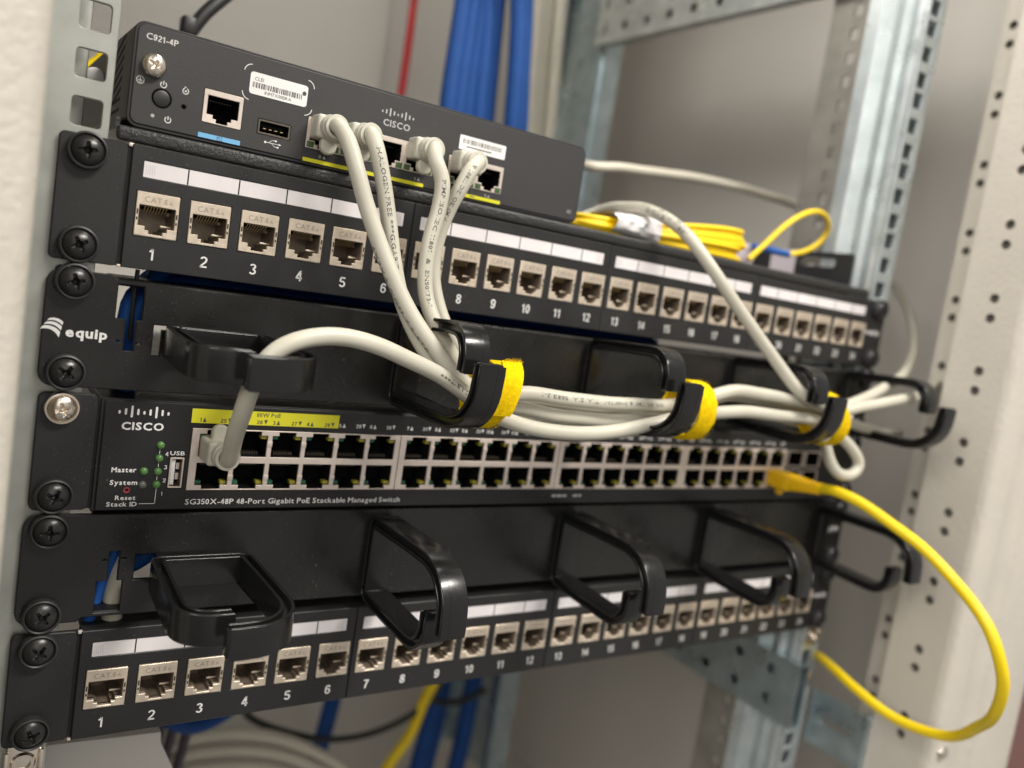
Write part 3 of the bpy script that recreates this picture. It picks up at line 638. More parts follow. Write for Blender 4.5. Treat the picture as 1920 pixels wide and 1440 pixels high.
def patch_panel(z0, label, up):
    t = thing('patch_bay', label, 'patch panel', (241.3, 15.0, z0), 'patch panels with twenty four metal jacks')
    jz = z0+20.35
    mb = MB(); seams = [22.7, 133.2, 243.4, 353.7, 462.9]
    for g in range(4):
        a, b_ = seams[g]+(0.2 if g else 0), seams[g+1]-0.2
        hs = [rr(jx(6*g+k)-7.25, jx(6*g+k)+7.25, jz-7.85, jz+7.65) for k in range(6)]
        hs.append(rr(jx(6*g)-6.0, jx(6*g+5)+4.6, z0+33.0, z0+38.6, 0.4, 2))
        plate(mb, [rr(a, b_, z0+0.7, z0+43.5)]+hs, -1.5, 0.3, 0.3)
    mb.box(22.8, 462.8, 0.32, 34, z0+42.6, z0+43.48, 0.2).box(22.8, 462.8, 0.32, 34, z0+0.72, z0+1.6, 0.2)
    part('front_plate', mb, M_PANEL, t)
    for (x0, x1) in ((0.2, 21.6), (463.7, 482.4)):
        e = MB(); plate(e, [rr(x0, x1, z0+0.7, z0+43.4, 1.8)], -0.6, 1.6, 0.3); e.box(min(x0+15, 455) if x0 < 100 else 460, 26 if x0 < 100 else 468, 0.35, 1.9, z0+0.9, z0+43.2)
        part('ear', e, M_PANEL, t)
    mb = MB().box(21.5, 23.0, -1.1, 0.2, z0+42.5, z0+43.7, .2).box(21.5, 23.0, -1.1, 0.2, z0+0.5, z0+1.5, .2)
    part('bare_metal_nub', mb, M_FRAME, t)
    for i in range(24):
        o = inst('network_jack', ME_JACK, t, (jx(i)+random.uniform(-.12, .12), random.uniform(-.12, .12), jz+random.uniform(-.08, .08)), None, (random.uniform(-.012, .012), random.uniform(-.008, .008), random.uniform(-.015, .015))); inst('contacts', ME_CONT, o, ORG[o.name]); inst('embossing', ME_CAT, o, ORG[o.name])
    for g in range(4):
        a, b_ = jx(6*g)-5.9, jx(6*g+5)+4.5; s = MB()
        s.box(a, b_, -1.15, -0.4, z0+33.05, z0+38.55)
        for k in range(5): quad(s, jx(6*g+k)+8.9, jx(6*g+k)+9.4, z0+33.1, z0+38.5, -1.18, 1)
        for xx in (a+0.4, b_-4.6):
            for k in range(5): quad(s, xx+.7*k+.3, xx+.7*k+.45, z0+34.0, z0+37.4, -1.18, 2)
        part('label_strip', s, [M_PAPER, M_SHADE_LINE, mat('clip rib', (0.5, 0.47, 0.48), 0.3)], t)
    n = MB()
    for i in range(24):
        s = str(i+1); w = 1.5 if s == '1' else (2.6 if len(s) == 1 else (3.7 if s == '11' else (4.5 if '1' in s else 5.2))); cx = jx(i)-0.6
        text_fit(n, s, cx-w/2, cx+w/2, z0+4.4, z0+8.5, -1.56, 0.004)
    text_fit(n, 'equip', 464.2, 479.0, z0+20.6, z0+25.0, -0.68, 0.02)
    part('lettering', n, M_WHITE, t)
    for x in (8.75, 473.85):
        for dz in (38.1, 6.35): screw(t, x, z0+dz, -0.6)
    return t
PP1 = patch_panel(177.8, 'upper black patch panel with twenty four metal jacks, directly under the router shelf', True)
PP2 = patch_panel(0.0, 'lowest black patch panel with twenty four metal jacks, below the empty cable rings', False)

# ================================================================== cable managers
def ring_mesh():
    path = [(56.0, -3.5), (56.1, -8.0)]
    for i in range(7): a = RAD(-8-72*i/6); path.append((46.5+9.6*cos(a), -8.6+10.3*sin(a)))
    path += [(44, -19.0), (40, -18.9), (12, -17.4), (5, -17.0)]
    for i in range(5): a = RAD(-95-85*i/4); path.append((4.8+2.6*cos(a), -14.2+2.6*sin(a)))
    path += [(2.2, 0)]
    for i in range(5): a = RAD(180-85*i/4); path.append((4.8+2.6*cos(a), 14.4+2.6*sin(a)))
    path += [(12, 17.0), (40, 17.0), (50, 16.9)]
    for i in range(9): a = RAD(78-78*i/8); path.append((49.5+18.2*cos(a), -0.9+17.6*sin(a)))
    path += [(68.0, -4.5), (67.9, -8.0)]
    P = [Vector(p) for p in path]; n = len(P); N_ = []
    for i in range(n):
        t = (P[min(n-1, i+1)]-P[max(0, i-1)]).normalized(); N_.append(Vector((-t.y, t.x)))
    mb = MB()
    for (o0, o1, hw, bv) in ((-1.95, 1.95, 3.7, .2), (1.15, 2.6, 5.7, .5), (-2.6, -1.15, 5.7, .5)):
        A = [P[i]+N_[i]*o1 for i in range(n)]; B = [P[i]+N_[i]*o0 for i in range(n)]
        if hw < 5: A = A[1:-1]; B = B[1:-1]
        d = curve_data([[(-p.x, p.y) for p in A]+[(-p.x, p.y) for p in reversed(B)]], hw, bv, 3)
        mb.addmesh(d, lambda p: (p[2], p[0], p[1]))
    A = [P[i]+N_[i]*2.67 for i in range(n)]; B = [P[i]+N_[i]*2.4 for i in range(n)]      # mould seam along the outside
    d = curve_data([[(-p.x, p.y) for p in A]+[(-p.x, p.y) for p in reversed(B)]], 0.14, 0.0, 1); mb.addmesh(d, lambda p: (p[2]-2.2, p[0], p[1]))
    for k in (0, n-1):      # closed strap ends
        q = P[k]; mb.box(-4.6, 4.6, -q.x-2.2, -q.x+2.2, q.y-.7, q.y+.7, .4)
    mb.box(-4.0, 4.0, -1.4, 2.4, -12, 12, .4)
    return mb.mesh('cable_ring', M_RING, smooth=40)
ME_RINGM = ring_mesh()
def manager(z0, label, flip):
    t = thing('cable_manager', label, 'cable manager', (241.3, 0.0, z0), 'black cable manager panels with five plastic rings')
    f = (lambda h: 44.45-h) if flip else (lambda h: h)
    dx = 3.0 if flip else 0.0
    def R4(x0, x1, h0, h1, r=0.0): a, b_ = sorted((f(h0), f(h1))); return rr(x0, x1, z0+a, z0+b_, r, 3)
    o = [(5, 0.9), (477.6, 0.9)]
    outer = []
    def corner(cx, ch, r, a0):
        for i in range(7): a = RAD(a0+90*i/6); outer.append((cx+r*cos(a), ch+r*sin(a)))
    corner(477.2, 6.0, 5.0, -90); corner(477.2, 37.0, 5.0, 0); outer.extend([(462, 42.0), (460.5, 40.4), (22.0, 40.4), (20.5, 42.0)]); corner(5.4, 37.0, 5.0, 90); corner(5.4, 6.0, 5.0, 180)
    outer = [(x, z0+f(h)) for x, h in outer]
    T = [(23+dx, 26.8), (23+dx, 39.0), (31.8+dx, 39.0), (31.8+dx, 26.8), (30.0+dx, 26.8), (30.0+dx, 15.4), (26.6+dx, 15.4), (26.6+dx, 26.8)]
    T = [(x, z0+f(h)) for x, h in T]
    L_ = [(36.2, 14.6), (38.9, 14.6), (38.9, 24.2), (49.6, 24.2), (49.6, 25.7), (36.2, 25.7)]
    holes = [T, R4(38.6, 46.5, 17.0, 26.8) if flip else [(x, z0+h) for x, h in L_], R4(24.2+dx, 25.8+dx, 18.3, 18.9), R4(30.8+dx, 32.2+dx, 18.0, 18.6)]
    mb = MB(); plate(mb, [outer]+holes, -0.4, 1.6, 0.3)
    a, b_ = sorted((f(38.4), f(41.0))); mb.box(22.5, 460.5, 0.3, 30, z0+a, z0+b_, 1.25, 0, 3)
    a, b_ = sorted((f(0.9), f(2.2))); mb.box(22.5, 460.5, 0.3, 30, z0+a, z0+b_, 0.5)
    part('panel', mb, M_MANAGER, t)
    rc = z0+(22.2 if flip else 21.8)
    for i in range(4):
        inst('cable_ring', ME_RINGM, t, (139.0+105.5*i, -0.4, rc), None, (0, 0 if flip else pi, 0))
    inst('cable_ring', ME_RINGM, t, (62.8 if flip else 58.8, -0.4, z0+(20.9 if flip else 20.5)), None, (0, pi/2, 0))
    g = MB()
    if flip:
        q = MB(); text_fit(q, 'equip', 465, 478, z0+22, z0+27, 0, .03); g.add([(943-p[0], -.46, 2*z0+49-p[2]) for p in q.v], q.f)
    else:
        text_fit(g, 'equip', 7.7, 21.0, z0+17.6, z0+22.1, -0.46, 0.035)
        def bez(p, q, r, u): k0 = (1-u)*(1-2*u); k1 = 4*u*(1-u); k2 = u*(2*u-1); return (p[0]*k0+q[0]*k1+r[0]*k2, p[1]*k0+q[1]*k1+r[1]*k2)
        for up, lo in ((((2.4, 157.9), (4.7, 158.1), (6.7, 157.0)), ((1.75, 157.0), (4.2, 157.25), (6.55, 155.9))), (((1.5, 156.5), (4.15, 156.7), (6.45, 155.3)), ((.85, 155.6), (3.75, 155.75), (6.2, 154.0))), (((.6, 155.15), (3.6, 155.15), (6.1, 153.4)), ((-.1, 154.0), (3.2, 154.0), (5.8, 151.5)))):
            vs = []; n = 12
            for i in range(n+1): a = bez(*up, i/n); c = bez(*lo, i/n); vs += [(a[0], -.46, a[1]), (c[0], -.46, c[1])]
            g.add(vs, [(2*i, 2*i+1, 2*i+3, 2*i+2) for i in range(n)])
    part('lettering', g, M_WHITE, t)
    for x in (8.75, 473.85):
        for dz in (38.1, 6.35): screw(t, x, z0+dz, -0.4)
    return t
CM1 = manager(133.35, 'upper black cable manager whose rings hold the grey cable bundle, just above the switch', False)
CM2 = manager(44.45, 'lower black cable manager with five empty rings, between switch and lowest patch panel', True)

# ================================================================== network switch
SWT = thing('network_switch', 'wide black rack switch with forty eight small ports and a printed yellow strip', 'network switch', (241.3, 100.0, 88.9))
z0 = 88.9; BX = [53.5+88.45*b_ for b_ in range(4)]
def col(b_, i): return BX[b_]+1.95+14.13*(i+.5)
mb = MB()
plate(mb, [rr(22.4, 461.0, 89.8, 130.9, 0.8)]+[rr(BX[b_], BX[b_]+88.1, 97.5, 121.7) for b_ in range(4)]+[rr(46.6, 51.9, 98.2, 110.2), rr(409, 424, 99, 109), rr(409, 424, 111, 121), rr(426, 441, 99, 109), rr(426, 441, 111, 121), circ(32.6, 97.5, .8, 12)], -1.9, 0.2, 0.35)
plate(mb, [rr(21.3, 462.1, 89.4, 131.3, 0.6), rr(22.6, 460.8, 90.6, 130.1, 0.4)], -0.9, 240, 0.2)
part('front_panel', mb, M_SWITCH, SWT)
for x0, x1 in ((1.4, 20.6), (462.2, 481.2)):
    e = MB(); plate(e, [rr(x0, x1, 89.6, 132.2, 2.5)], -0.2, 1.8, 0.3); e.box(19.2 if x0 < 100 else 461.0, 22.2 if x0 < 100 else 463.4, 0.6, 60, 90, 131)
    part('ear', e, M_PANEL, SWT)
# port openings of the upper row (latch notch on top) about the column centre, relative heights
UP = [(-6.15, 110.9), (6.15, 110.9), (6.15, 119.7), (3.5, 119.7), (3.5, 121.25), (-3.5, 121.25), (-3.5, 119.7), (-6.15, 119.7)]
DN = [(x, 219.2-z) for x, z in reversed(UP)]
frame = MB(); plate(frame, [rr(0, 88.1, 97.5, 121.7)]+[[(x+1.95+14.13*(i+.5), z) for x, z in lp] for i in range(6) for lp in (UP, DN)], -2.5, -1.3, 0.12)
for i in range(5):
    x = 1.95+14.13*(i+1)
    for zc, s in ((116.4, 1), (102.6, -1)): frame.box(x-1.05, x+1.05, -2.75, -2.3, zc-1.1, zc+1.1, .15)
ME_FRAME = frame.mesh('port_frame', M_FRAME)
def sport(lp, up):
    m = MB(); cavity(m, lp, -1.6, 11, 0)
    s = 1 if up else -1; zb = 110.9 if up else 108.3
    for i in range(8):
        x = -3.6+1.02*i; a, b_ = sorted((zb+s*0.3, zb+s*1.5)); m.box(x-.14, x+.14, 1.0, 4.5, a, b_, 0, 1)
    return m.mesh('switch_port', [M_BLACK, M_PIN])
ME_UP, ME_DN = sport(UP, True), sport(DN, False)
def led(s, up, m):
    q = MB(); a = sorted((s*3.6, s*6.0)); zz = (118.1, 119.5) if up else (99.7, 101.1); q.box(a[0], a[1], -1.5, 1.5, zz[0], zz[1], .25); return q.mesh('port_led', m)
L4 = {(s, u): led(s, u, M_PLEDG if s < 0 else M_PLEDY) for s in (-1, 1) for u in (True, False)}
for b_ in range(4):
    inst('port_frame', ME_FRAME, SWT, (BX[b_], 0, 0))
    for i in range(6):
        for up in (True, False):
            o = inst('switch_port', ME_UP if up else ME_DN, SWT, (col(b_, i), 0, 0))
            for s in (-1, 1): inst('port_led', L4[(s, up)], o, (col(b_, i), 0, 0))
for x in (409, 426):
    for z in (99, 111):
        m = MB(); cavity(m, rr(x+.7, x+14.3, z+.6, z+9.4), -1.6, 20, 1); plate(m, [rr(x+.05, x+14.95, z+.05, z+9.95), rr(x+.7, x+14.3, z+.6, z+9.4)], -2.3, -1.5, .1)
        part('fibre_port', m, [M_FRAME, M_BLACK], SWT)
m = MB(); plate(m, [rr(46.7, 51.8, 98.3, 110.1, .3, 2), rr(47.3, 51.2, 98.9, 109.5)], -2.1, -1.2, .1); cavity(m, rr(47.3, 51.2, 98.9, 109.5), -1.4, 9, 1); m.box(47.5, 48.9, -1.0, 8, 99.3, 109.1, 0, 2); m.box(49.6, 50.8, 0.5, 8, 101, 103.5, 0, 0).box(49.6, 50.8, 0.5, 8, 105, 107.5, 0, 0)
part('usb_port', m, [M_FRAME, M_JACKIN, M_STICKER], SWT)
for (x, z, m_) in ((42.7, 114.7, M_LEDG), (42.7, 109.7, M_LEDG), (42.7, 104.6, M_LEDG), (42.7, 99.6, M_LEDG), (37.8, 104.7, M_LEDG), (37.8, 99.5, M_LEDX)):
    part('status_led', MB().lathe((x, -1.9, z), [(1.5, 0.2), (1.45, -0.5), (1.1, -1.05), (0.6, -1.3), (0, -1.38)], 20), m_, SWT)
part('reset_hole', MB().lathe((32.6, -1.9, 97.5), [(.75, 1.5), (.75, -0.02), (1.1, -0.08), (1.1, 0.1)], 20), M_RINK, SWT)
Y = -1.97; mk = MB()   # 0 white 1 yellow 2 dark
lg = MB(); cisco(lg, 27.0, 44.6, 120.1, 123.1, 129.2, Y, 0, 0.03); part('logo', lg, M_WHITE, SWT)
st = MB(); quad(st, 52.7, 112.1, 123.75, 129.25, Y, 0); part('yellow_strip', st, M_YINK, SWT)
text_fit(mk, '60W PoE', 77.4, 87.0, 127.05, 128.75, Y-.04, 0.012, 2)
part('power_lettering', mk, [M_WHITE, M_YINK, M_DARKINK], SWT); mk = MB()
text_fit(mk, 'USB', 46.4, 51.7, 110.95, 112.55, Y, 0.02)
text_fit(mk, 'Master', 26.7, 35.2, 104.2, 106.1, Y, 0.02); text_fit(mk, 'System', 26.6, 36.0, 98.9, 101.3, Y, 0.02)
text_fit(mk, 'Reset', 28.9, 35.9, 93.7, 95.4, Y, 0.02); text_fit(mk, 'Stack ID', 26.2, 36.6, 91.25, 93.0, Y, 0.02)
quad(mk, 37.3, 42.9, 92.15, 92.35, Y); quad(mk, 42.72, 42.92, 92.15, 98.0, Y)
for z in (112.2, 107.2, 102.1): quad(mk, 42.55, 42.75, z-.75, z+.75, Y)
for s, z in (('4', 110.6), ('3', 105.5), ('2', 100.4), ('1', 95.3)): text_fit(mk, s, 44.75, 45.15 if s == '1' else 45.85, z, z+1.6, Y, 0.01)
part('status_lettering', mk, M_WHITE, SWT); mk = MB()
text_fit(mk, 'SG350X-48P 48-Port Gigabit PoE Stackable Managed Switch', 53.8, 145.6, 91.0, 93.9, Y, 0.004, 0, 0.0)
part('model_lettering', mk, M_WHITE, SWT); mk = MB()
for b_ in range(4):
    mk = MB()
    for i in range(6):
        c = col(b_, i); k = 6*b_+i+1; mi = 2 if k <= 4 else 0; yy = Y-.04
        s = str(k); w = .55 if s == '1' else (1.1 if len(s) == 1 else 2.1); xl = c-7.0+(0.3 if k < 10 else -.6)
        text_fit(mk, s, xl, xl+w, 124.2, 125.75, yy, 0.015, mi)
        xa = xl+w+.45; mk.add([(xa, yy, 124.15), (xa+1.45, yy, 124.15), (xa+.72, yy, 126.0)], [(0, 1, 2)], mi)
        s = str(k+24); xl = c+1.0; text_fit(mk, s, xl, xl+2.35, 124.2, 125.75, yy, 0.015, mi)
        xa = xl+2.85; mk.add([(xa, yy, 126.0), (xa+.72, yy, 124.15), (xa+1.45, yy, 126.0)], [(0, 1, 2)], mi)
    part('port_numbering', mk, [M_WHITE, M_YINK, M_DARKINK], SWT)
mk = MB()
for a, w in ((230.5, 2.4), (233.4, 3.2), (237.2, 2.6), (244, 3.0), (247.6, 1.8)): quad(mk, a, a+w, 93.2, 94.4, Y, 3)
part('small_print', mk, [M_GREYINK]*4, SWT)
screw(SWT, 8.75, 88.9+38.1, -0.2, True, 'bright nickel screw, the only silver one on the left rail'); screw(SWT, 8.75, 88.9+6.35, -0.2)
for dz in (38.1, 6.35): screw(SWT, 473.85, 88.9+dz, -0.2)

# ================================================================== cables
def boot(mb, x, z, y0, up, length=10.5, tab=True):
    """moulded plug boot whose face is flush with a port at x, z; the cable leaves towards -y"""
    mb.box(x-5.9, x+5.9, y0-length, y0+4.0, z-4.5, z+4.5, 1.25, 0, 3)
    mb.lathe((x, y0-length, z), [(5.2, 1.2), (4.9, -1.0), (4.75, -2.4), (4.35, -2.6), (4.25, -3.4), (4.7, -3.6), (4.8, -4.8), (4.55, -5.3), (3.5, -5.4), (3.1, -4.4)], 32)
def latch(x, z, y0, up):
    s = 1 if up else -1; lp = []
    for i in range(13): a = RAD(180*i/12); lp.append((x+3.2*cos(a), z+s*(7.0+3.0*sin(a))))
    lp = [(x+3.2, z+s*3.8)]+lp+[(x-3.2, z+s*3.8)]
    if not up: lp.reverse()
    mb = MB(); plate(mb, [lp], y0-6.5, y0-3.3, 0.6); return mb
def wander(pts, amp, seed):
    rb = random.Random(seed); k = max(4, int(len(pts)/14)); O = [Vector((rb.uniform(-1, 1), rb.uniform(-1, 1), rb.uniform(-1, 1))) for _ in range(k+3)]; n = len(pts); out = []
    for i, p in enumerate(pts):
        f = i/(n-1)*k; q = int(f); t = f-q; t = t*t*(3-2*t); e = min(1, i/12, (n-1-i)/12)
        out.append(p+(O[q]*(1-t)+O[q+1]*t)*amp*e)
    return out
def relax(pts, times):
    pts = [p.copy() for p in pts]
    for _ in range(times):
        q = pts[:]
        for i in range(24, len(pts)-1): q[i] = pts[i]*.5+(pts[i-1]+pts[i+1])*.25
        pts = q
    return pts
SP = {k: wander(relax(curve_pts(v, 1.5), 80 if k == 'Y' else 12), 0.55 if k == 'Y' else 0.45, len(k)+ord(k[0])) for k, v in PATHS.items()}
GW = 'grey patch cables gathered through the rings'
def patch_cable(key, label, plug=None, r=3.15, texts=(), mats=(M_CABLE, M_BOOT), group=GW):
    p0 = PATHS[key][0]
    t = thing('patch_cable', label, 'patch cable', p0, group)
    j = part('jacket', MB().tube(SP[key], r, 20), mats[0], t, smooth=60)
    if texts:
        g = MB()
        for (s, near, hgt, ln, rev, lean) in texts: text_on_cable(g, s, SP[key], r, near, hgt, ln, rev, lean)
        part('printing', g, M_DARKINK, j, smooth=0)
    if plug:
        x, z, y0, up = plug
        mb = MB(); boot(mb, x, z, y0, up, plug_len.get(key, 7.5)); q = part('plug', mb, mats[1], t); part('latch', latch(x, z, y0, up), mats[1], q)
    return t
plug_len = {'E': 13.0}
patch_cable('A', 'leftmost of the four grey cables plugged into the router, its boot beside the usb slot', (90.5, 241.9, -0.8, False), texts=(('4X2XAWG27/7 S-STP', PATHS['A'][5], 1.5, 44, False, -1.0),))
patch_cable('B', 'second grey cable from the left on the router, printed HALOGEN FREE GIGABIT', (104.5, 242.1, -0.8, False), texts=(('HALOGEN FREE ***GIGABIT***', (105.5, -19, 236.0), 1.9, 52, False, 0.28),))
patch_cable('C', 'third grey cable from the left on the router, printed ISO/IEC 11801 & EN50173-1', (132.5, 242.9, -0.8, False), texts=(('PIMF ISO/IEC 11801  &  EN50173-1', (133.9, -20, 230.2), 1.7, 52, False, 0.25),))
patch_cable('D', 'rightmost grey cable on the router, slanting left and printed PIMF ISO/IEC', (153.5, 242.1, -0.8, False), texts=(('PIMF ISO/IEC 11801 &', (140.5, -14.8, 215.5), 1.7, 25, True, -0.1),))
patch_cable('E', 'grey cable rising from the first switch port through the first ring, printed GIGABIT', (62.7, 114.4, -1.5, True), texts=(('GIGABIT***', PATHS['E'][13], 1.9, 20, True, -0.25),))
# the print on the topmost strand of the bundle
o = bpy.data.objects.get('patch_cable')
g = MB(); text_on_cable(g, 'TIA/EIA  568B.2-1', SP['A'], 3.15, (212, -44, 148.4), 1.8, 32, True, -0.1); text_on_cable(g, 'ISO/IEC 11801 & EN50173-1', SP['A'], 3.15, (252, -44, 149.5), 1.6, 36, True, -0.1)
part('printing', g, M_DARKINK, [c for c in o.children if c.name.startswith('jacket')][0], smooth=0)
patch_cable('F', 'grey cable running diagonally down over the upper patch panel from the yellow coil', texts=(('S-STP 26AWG/7', (272.5, 12, 243.8), 2.6, 30, False, 0.9), ('GIGABIT 11801', (272.5, 8, 243.2), 2.6, 28, False, -0.1)))
# yellow patch cable
t = thing('patch_cable', 'yellow patch cable looping out from the lower switch row towards the bottom right', 'patch cable', PATHS['Y'][0])
part('jacket', MB().tube(SP['Y'], 3.0, 22), M_YCABLE, t, smooth=60)
mb = MB(); x, z = 399.0, 104.0; mb.box(x-6.1, x+6.1, -17, 2, z-4.6, z+5.2, 1.1, 0, 3)
mb.prism([(x-5.6, z-3.9), (x+5.6, z-3.9), (x+5.6, z+4.8), (x-5.6, z+4.8)], -18, -16, 'y')
vs = []
for (yy, hw, z0_, z1_) in ((-16.5, 5.7, -4.0, 4.9), (-20, 5.5, -3.6, 5.0), (-28, 4.4, -2.2, 4.8), (-35, 3.7, -1.2, 5.6)):
    vs += [(p[0], yy, p[1]) for p in rr(x-hw, x+hw, z+z0_, z+z1_, 1.6, 3)]
m_ = len(vs)//4
mb.add(vs, [(r*m_+i, r*m_+(i+1) % m_, (r+1)*m_+(i+1) % m_, (r+1)*m_+i) for r in range(3) for i in range(m_)]+[tuple(range(3*m_, 4*m_))])
for yy in (-21, -24, -27, -30): mb.box(x-5.0+(-21-yy)*.14, x+5.0-(-21-yy)*.14, yy-.5, yy+.5, z-3.3+(-21-yy)*.2, z+5.15, .3)
q = part('plug', mb, M_YPLUG, t); part('latch', latch(x, z+1.0, -3.0, False), M_YPLUG, q)

# loose grey cable at the back
solo('network_cable', MB().tube(SP['beige'], 3.2, 14), M_BEIGE, 'blurred beige cable arching across the grey side panel behind the yellow loop', 'cable', smooth=60)

# ------------------------------------------------------------------ felt straps
def strap(xa, xb, cy, cz, ry, rz, label, tilt, tail):
    t = thing('cable_strap', label, 'cable strap', (xa, cy, cz-rz), 'yellow felt straps round the cable bundle')
    mb = MB(); n = 56; th = 1.5; rb = random.Random(int(xa)); vs = []; fs = []; ns = 5
    W_ = [rb.uniform(-.55, .55) for _ in range(n)]
    for i in range(n):
        a = 2*pi*i/n; sh = tilt*sin(a)
        for (k, rad) in ((0, 0), (1, th)):
            for q in range(ns+1):
                u = q/ns; x = xa+(xb-xa)*u+sh+W_[i]*(0.7 if q in (0, ns) else 0)
                e = (-.35 if q in (0, ns) else 0.12)*(1 if k else -.2)
                vs.append((x, cy+(ry+rad+e)*cos(a), cz+(rz+rad+e)*sin(a)))
    m = 2*(ns+1)
    for i in range(n):
        j = (i+1) % n
        for q in range(ns):
            fs += [(i*m+ns+1+q, i*m+ns+2+q, j*m+ns+2+q, j*m+ns+1+q), (i*m+q, j*m+q, j*m+q+1, i*m+q+1)]
        fs += [(i*m, i*m+ns+1, j*m+ns+1, j*m), (i*m+ns, j*m+ns, j*m+2*ns+1, i*m+2*ns+1)]
    mb.add(vs, fs)
    part('loop', mb, M_FELT, t)
    fz = MB()
    for i in range(230):
        a = rb.uniform(0, 2*pi); e = rb.random(); x = (xa if e < .3 else (xb if e < .75 else rb.uniform(xa, xb)))+tilt*sin(a)+rb.uniform(-.4, .4)
        p = Vector((x, cy+(ry+th)*cos(a), cz+(rz+th)*sin(a))); d = Vector((rb.uniform(-.6, .6)+(.5 if e >= .3 else -.5), cos(a)*.7, sin(a)*.7)).normalized(); l = rb.uniform(.35, 1.0)
        w = d.cross(Vector((.2, .9, .3))).normalized()*.045; e_ = p+d*l+Vector((rb.uniform(-.2, .2), rb.uniform(-.2, .2), rb.uniform(-.2, .2)))
        fz.add([p-w, p+w, e_+w*.4, e_-w*.4], [(0, 1, 2, 3)])
    part('edge_fibres', fz, M_FELT, t, smooth=0)
    if tail:
        mb = MB(); vs = []; n = 9
        for i in range(n+1):
            a = RAD(118+62*i/n+62); a = RAD(205-88*i/n)
            g = th+.3+1.1*(i/n)**2; sh = tilt*sin(a)+1.6*i/n
            for x in (xa, xb):
                for e in (0, 1.4): vs.append((x+sh+rb.uniform(-.2, .2), cy+(ry+g+e)*cos(a), cz+(rz+g+e)*sin(a)))
        fs = []
        for i in range(n):
            k = 4*i; fs += [(k+1, k+3, k+7, k+5), (k, k+4, k+6, k+2), (k, k+1, k+5, k+4), (k+2, k+6, k+7, k+3)]
        fs += [(0, 2, 3, 1), (4*n, 4*n+1, 4*n+3, 4*n+2)]
        mb.add(vs, fs); part('tail', mb, M_FELT, t)
        fz = MB()       # frayed fibres at the cut end and along the edges
        base = [Vector(vs[4*n+k]) for k in (1, 3)]
        for i in range(150):
            u = rb.random(); p = base[0].lerp(base[1], u)+Vector((rb.uniform(-.4, .4), rb.uniform(-.5, .5), rb.uniform(-1.3, .3)))
            d = Vector((rb.uniform(-.5, 1.1), rb.uniform(-.9, .2), rb.uniform(.1, 1.0))).normalized(); l = rb.uniform(.7, 1.9)
            w = Vector((d.z, 0, -d.x)).normalized()*.055 if abs(d.x)+abs(d.z) > .01 else Vector((.05, 0, 0))
            e = p+d*l+Vector((rb.uniform(-.3, .3), 0, rb.uniform(-.3, .3)))
            fz.add([p-w, p+w, e+w*.5, e-w*.5], [(0, 1, 2, 3)])
        part('frayed_fibres', fz, M_FELT, t, smooth=0)
    return t
strap(147.8, 157.0, -49.0, 149.8, 11.0, 12.0, 'yellow felt strap with a frayed end on the second ring, nearest the plugs', 3.0, True)
strap(259.5, 270.5, -49.5, 149.2, 11.5, 12.6, 'yellow felt strap round the bundle at the third ring, the middle one', 1.0, False)
strap(365.0, 375.5, -48.0, 149.5, 12.5, 13.0, 'yellow felt strap at the fourth ring, farthest right and most blurred', -2.5, False)

# ------------------------------------------------------------------ yellow fibre coil on the shelf
t = thing('fibre_patch_cord', 'coiled yellow fibre cord tied with white tape lying on the shelf right of the router', 'fibre cord', (300.0, 22.0, 227.0))
mb = MB(); rb = random.Random(5)
for k in range(11):
    zl = 228.6+0.55*k+rb.uniform(-.2, .2); zr = 229.2+1.55*k+rb.uniform(-.5, .5); yi = 7+rb.uniform(0, 4)+.25*k; yo = 42-rb.uniform(0, 4)
    xl = 233.5+rb.uniform(0, 5); xr = 360+rb.uniform(-6, 3)-(0.9*abs(k-6)); cy = (yi+yo)/2; hw = (yo-yi)/2; P = []
    def H(x):
        u = min(1, max(0, (x-xl)/(xr-xl))); sq = max(0, 1-abs(x-268)/26)
        return (zl+(zr-zl)*(u*u*(3-2*u)))*(1-.35*sq)+(231.2+.25*k)*.35*sq
    for i in range(28):
        a = 2*pi*i/28; cxr = cos(a)
        x = (xl+xr)/2+(xr-xl)/2*(abs(cxr)**.55)*(1 if cxr > 0 else -1); s_ = sin(a); y = cy+hw*(abs(s_)**.7)*(1 if s_ > 0 else -1)
        y = cy+(y-cy)*(1-.35*max(0, 1-abs(x-268)/30)); P.append((x, y, H(x)))
    P.append(P[0]); P.append(P[1])
    mb.tube(curve_pts(P, 3.0), 1.5, 10)
part('coil', mb, M_YFIBRE, t, smooth=60)
part('free_loop', MB().tube(SP['yloop'], 1.7, 12), M_YFIBRE, t, smooth=60)
mb = MB(); mb.tube([(407, 44.5, 243.2), (431, 44.2, 243.0)], 2.2, 14).tube([(396, 44.5, 243.3), (407.5, 44.5, 243.2)], 1.5, 12)
part('connector', mb, M_BLUEPLUG, t)
mb = MB(); rb = random.Random(9); vs = []; fs = []; n = 36; m = 13
for q in range(m):
    x = 253+30*q/(m-1); e = 1.05 if q in (0, m-1) else 1
    for i in range(n):
        a = 2*pi*i/n; k = e+rb.uniform(-.035, .035)+.03*sin(q*1.9+i*.8); c_ = abs(cos(a))**.7*(1 if cos(a) > 0 else -1); s_ = abs(sin(a))**.7*(1 if sin(a) > 0 else -1)
        vs.append((x+rb.uniform(-.5, .5)+3*cos(a), 24+(17+1.5*q/m)*k*c_, 234.0+(5.2+2.4*q/m)*k*s_))
for q in range(m-1):
    for i in range(n): fs.append((q*n+i, q*n+(i+1) % n, (q+1)*n+(i+1) % n, (q+1)*n+i))
mb.add(vs, fs); part('tape_wrap', mb, M_WTAPE, t, smooth=22)
mb = MB(); vs = []; fs = []
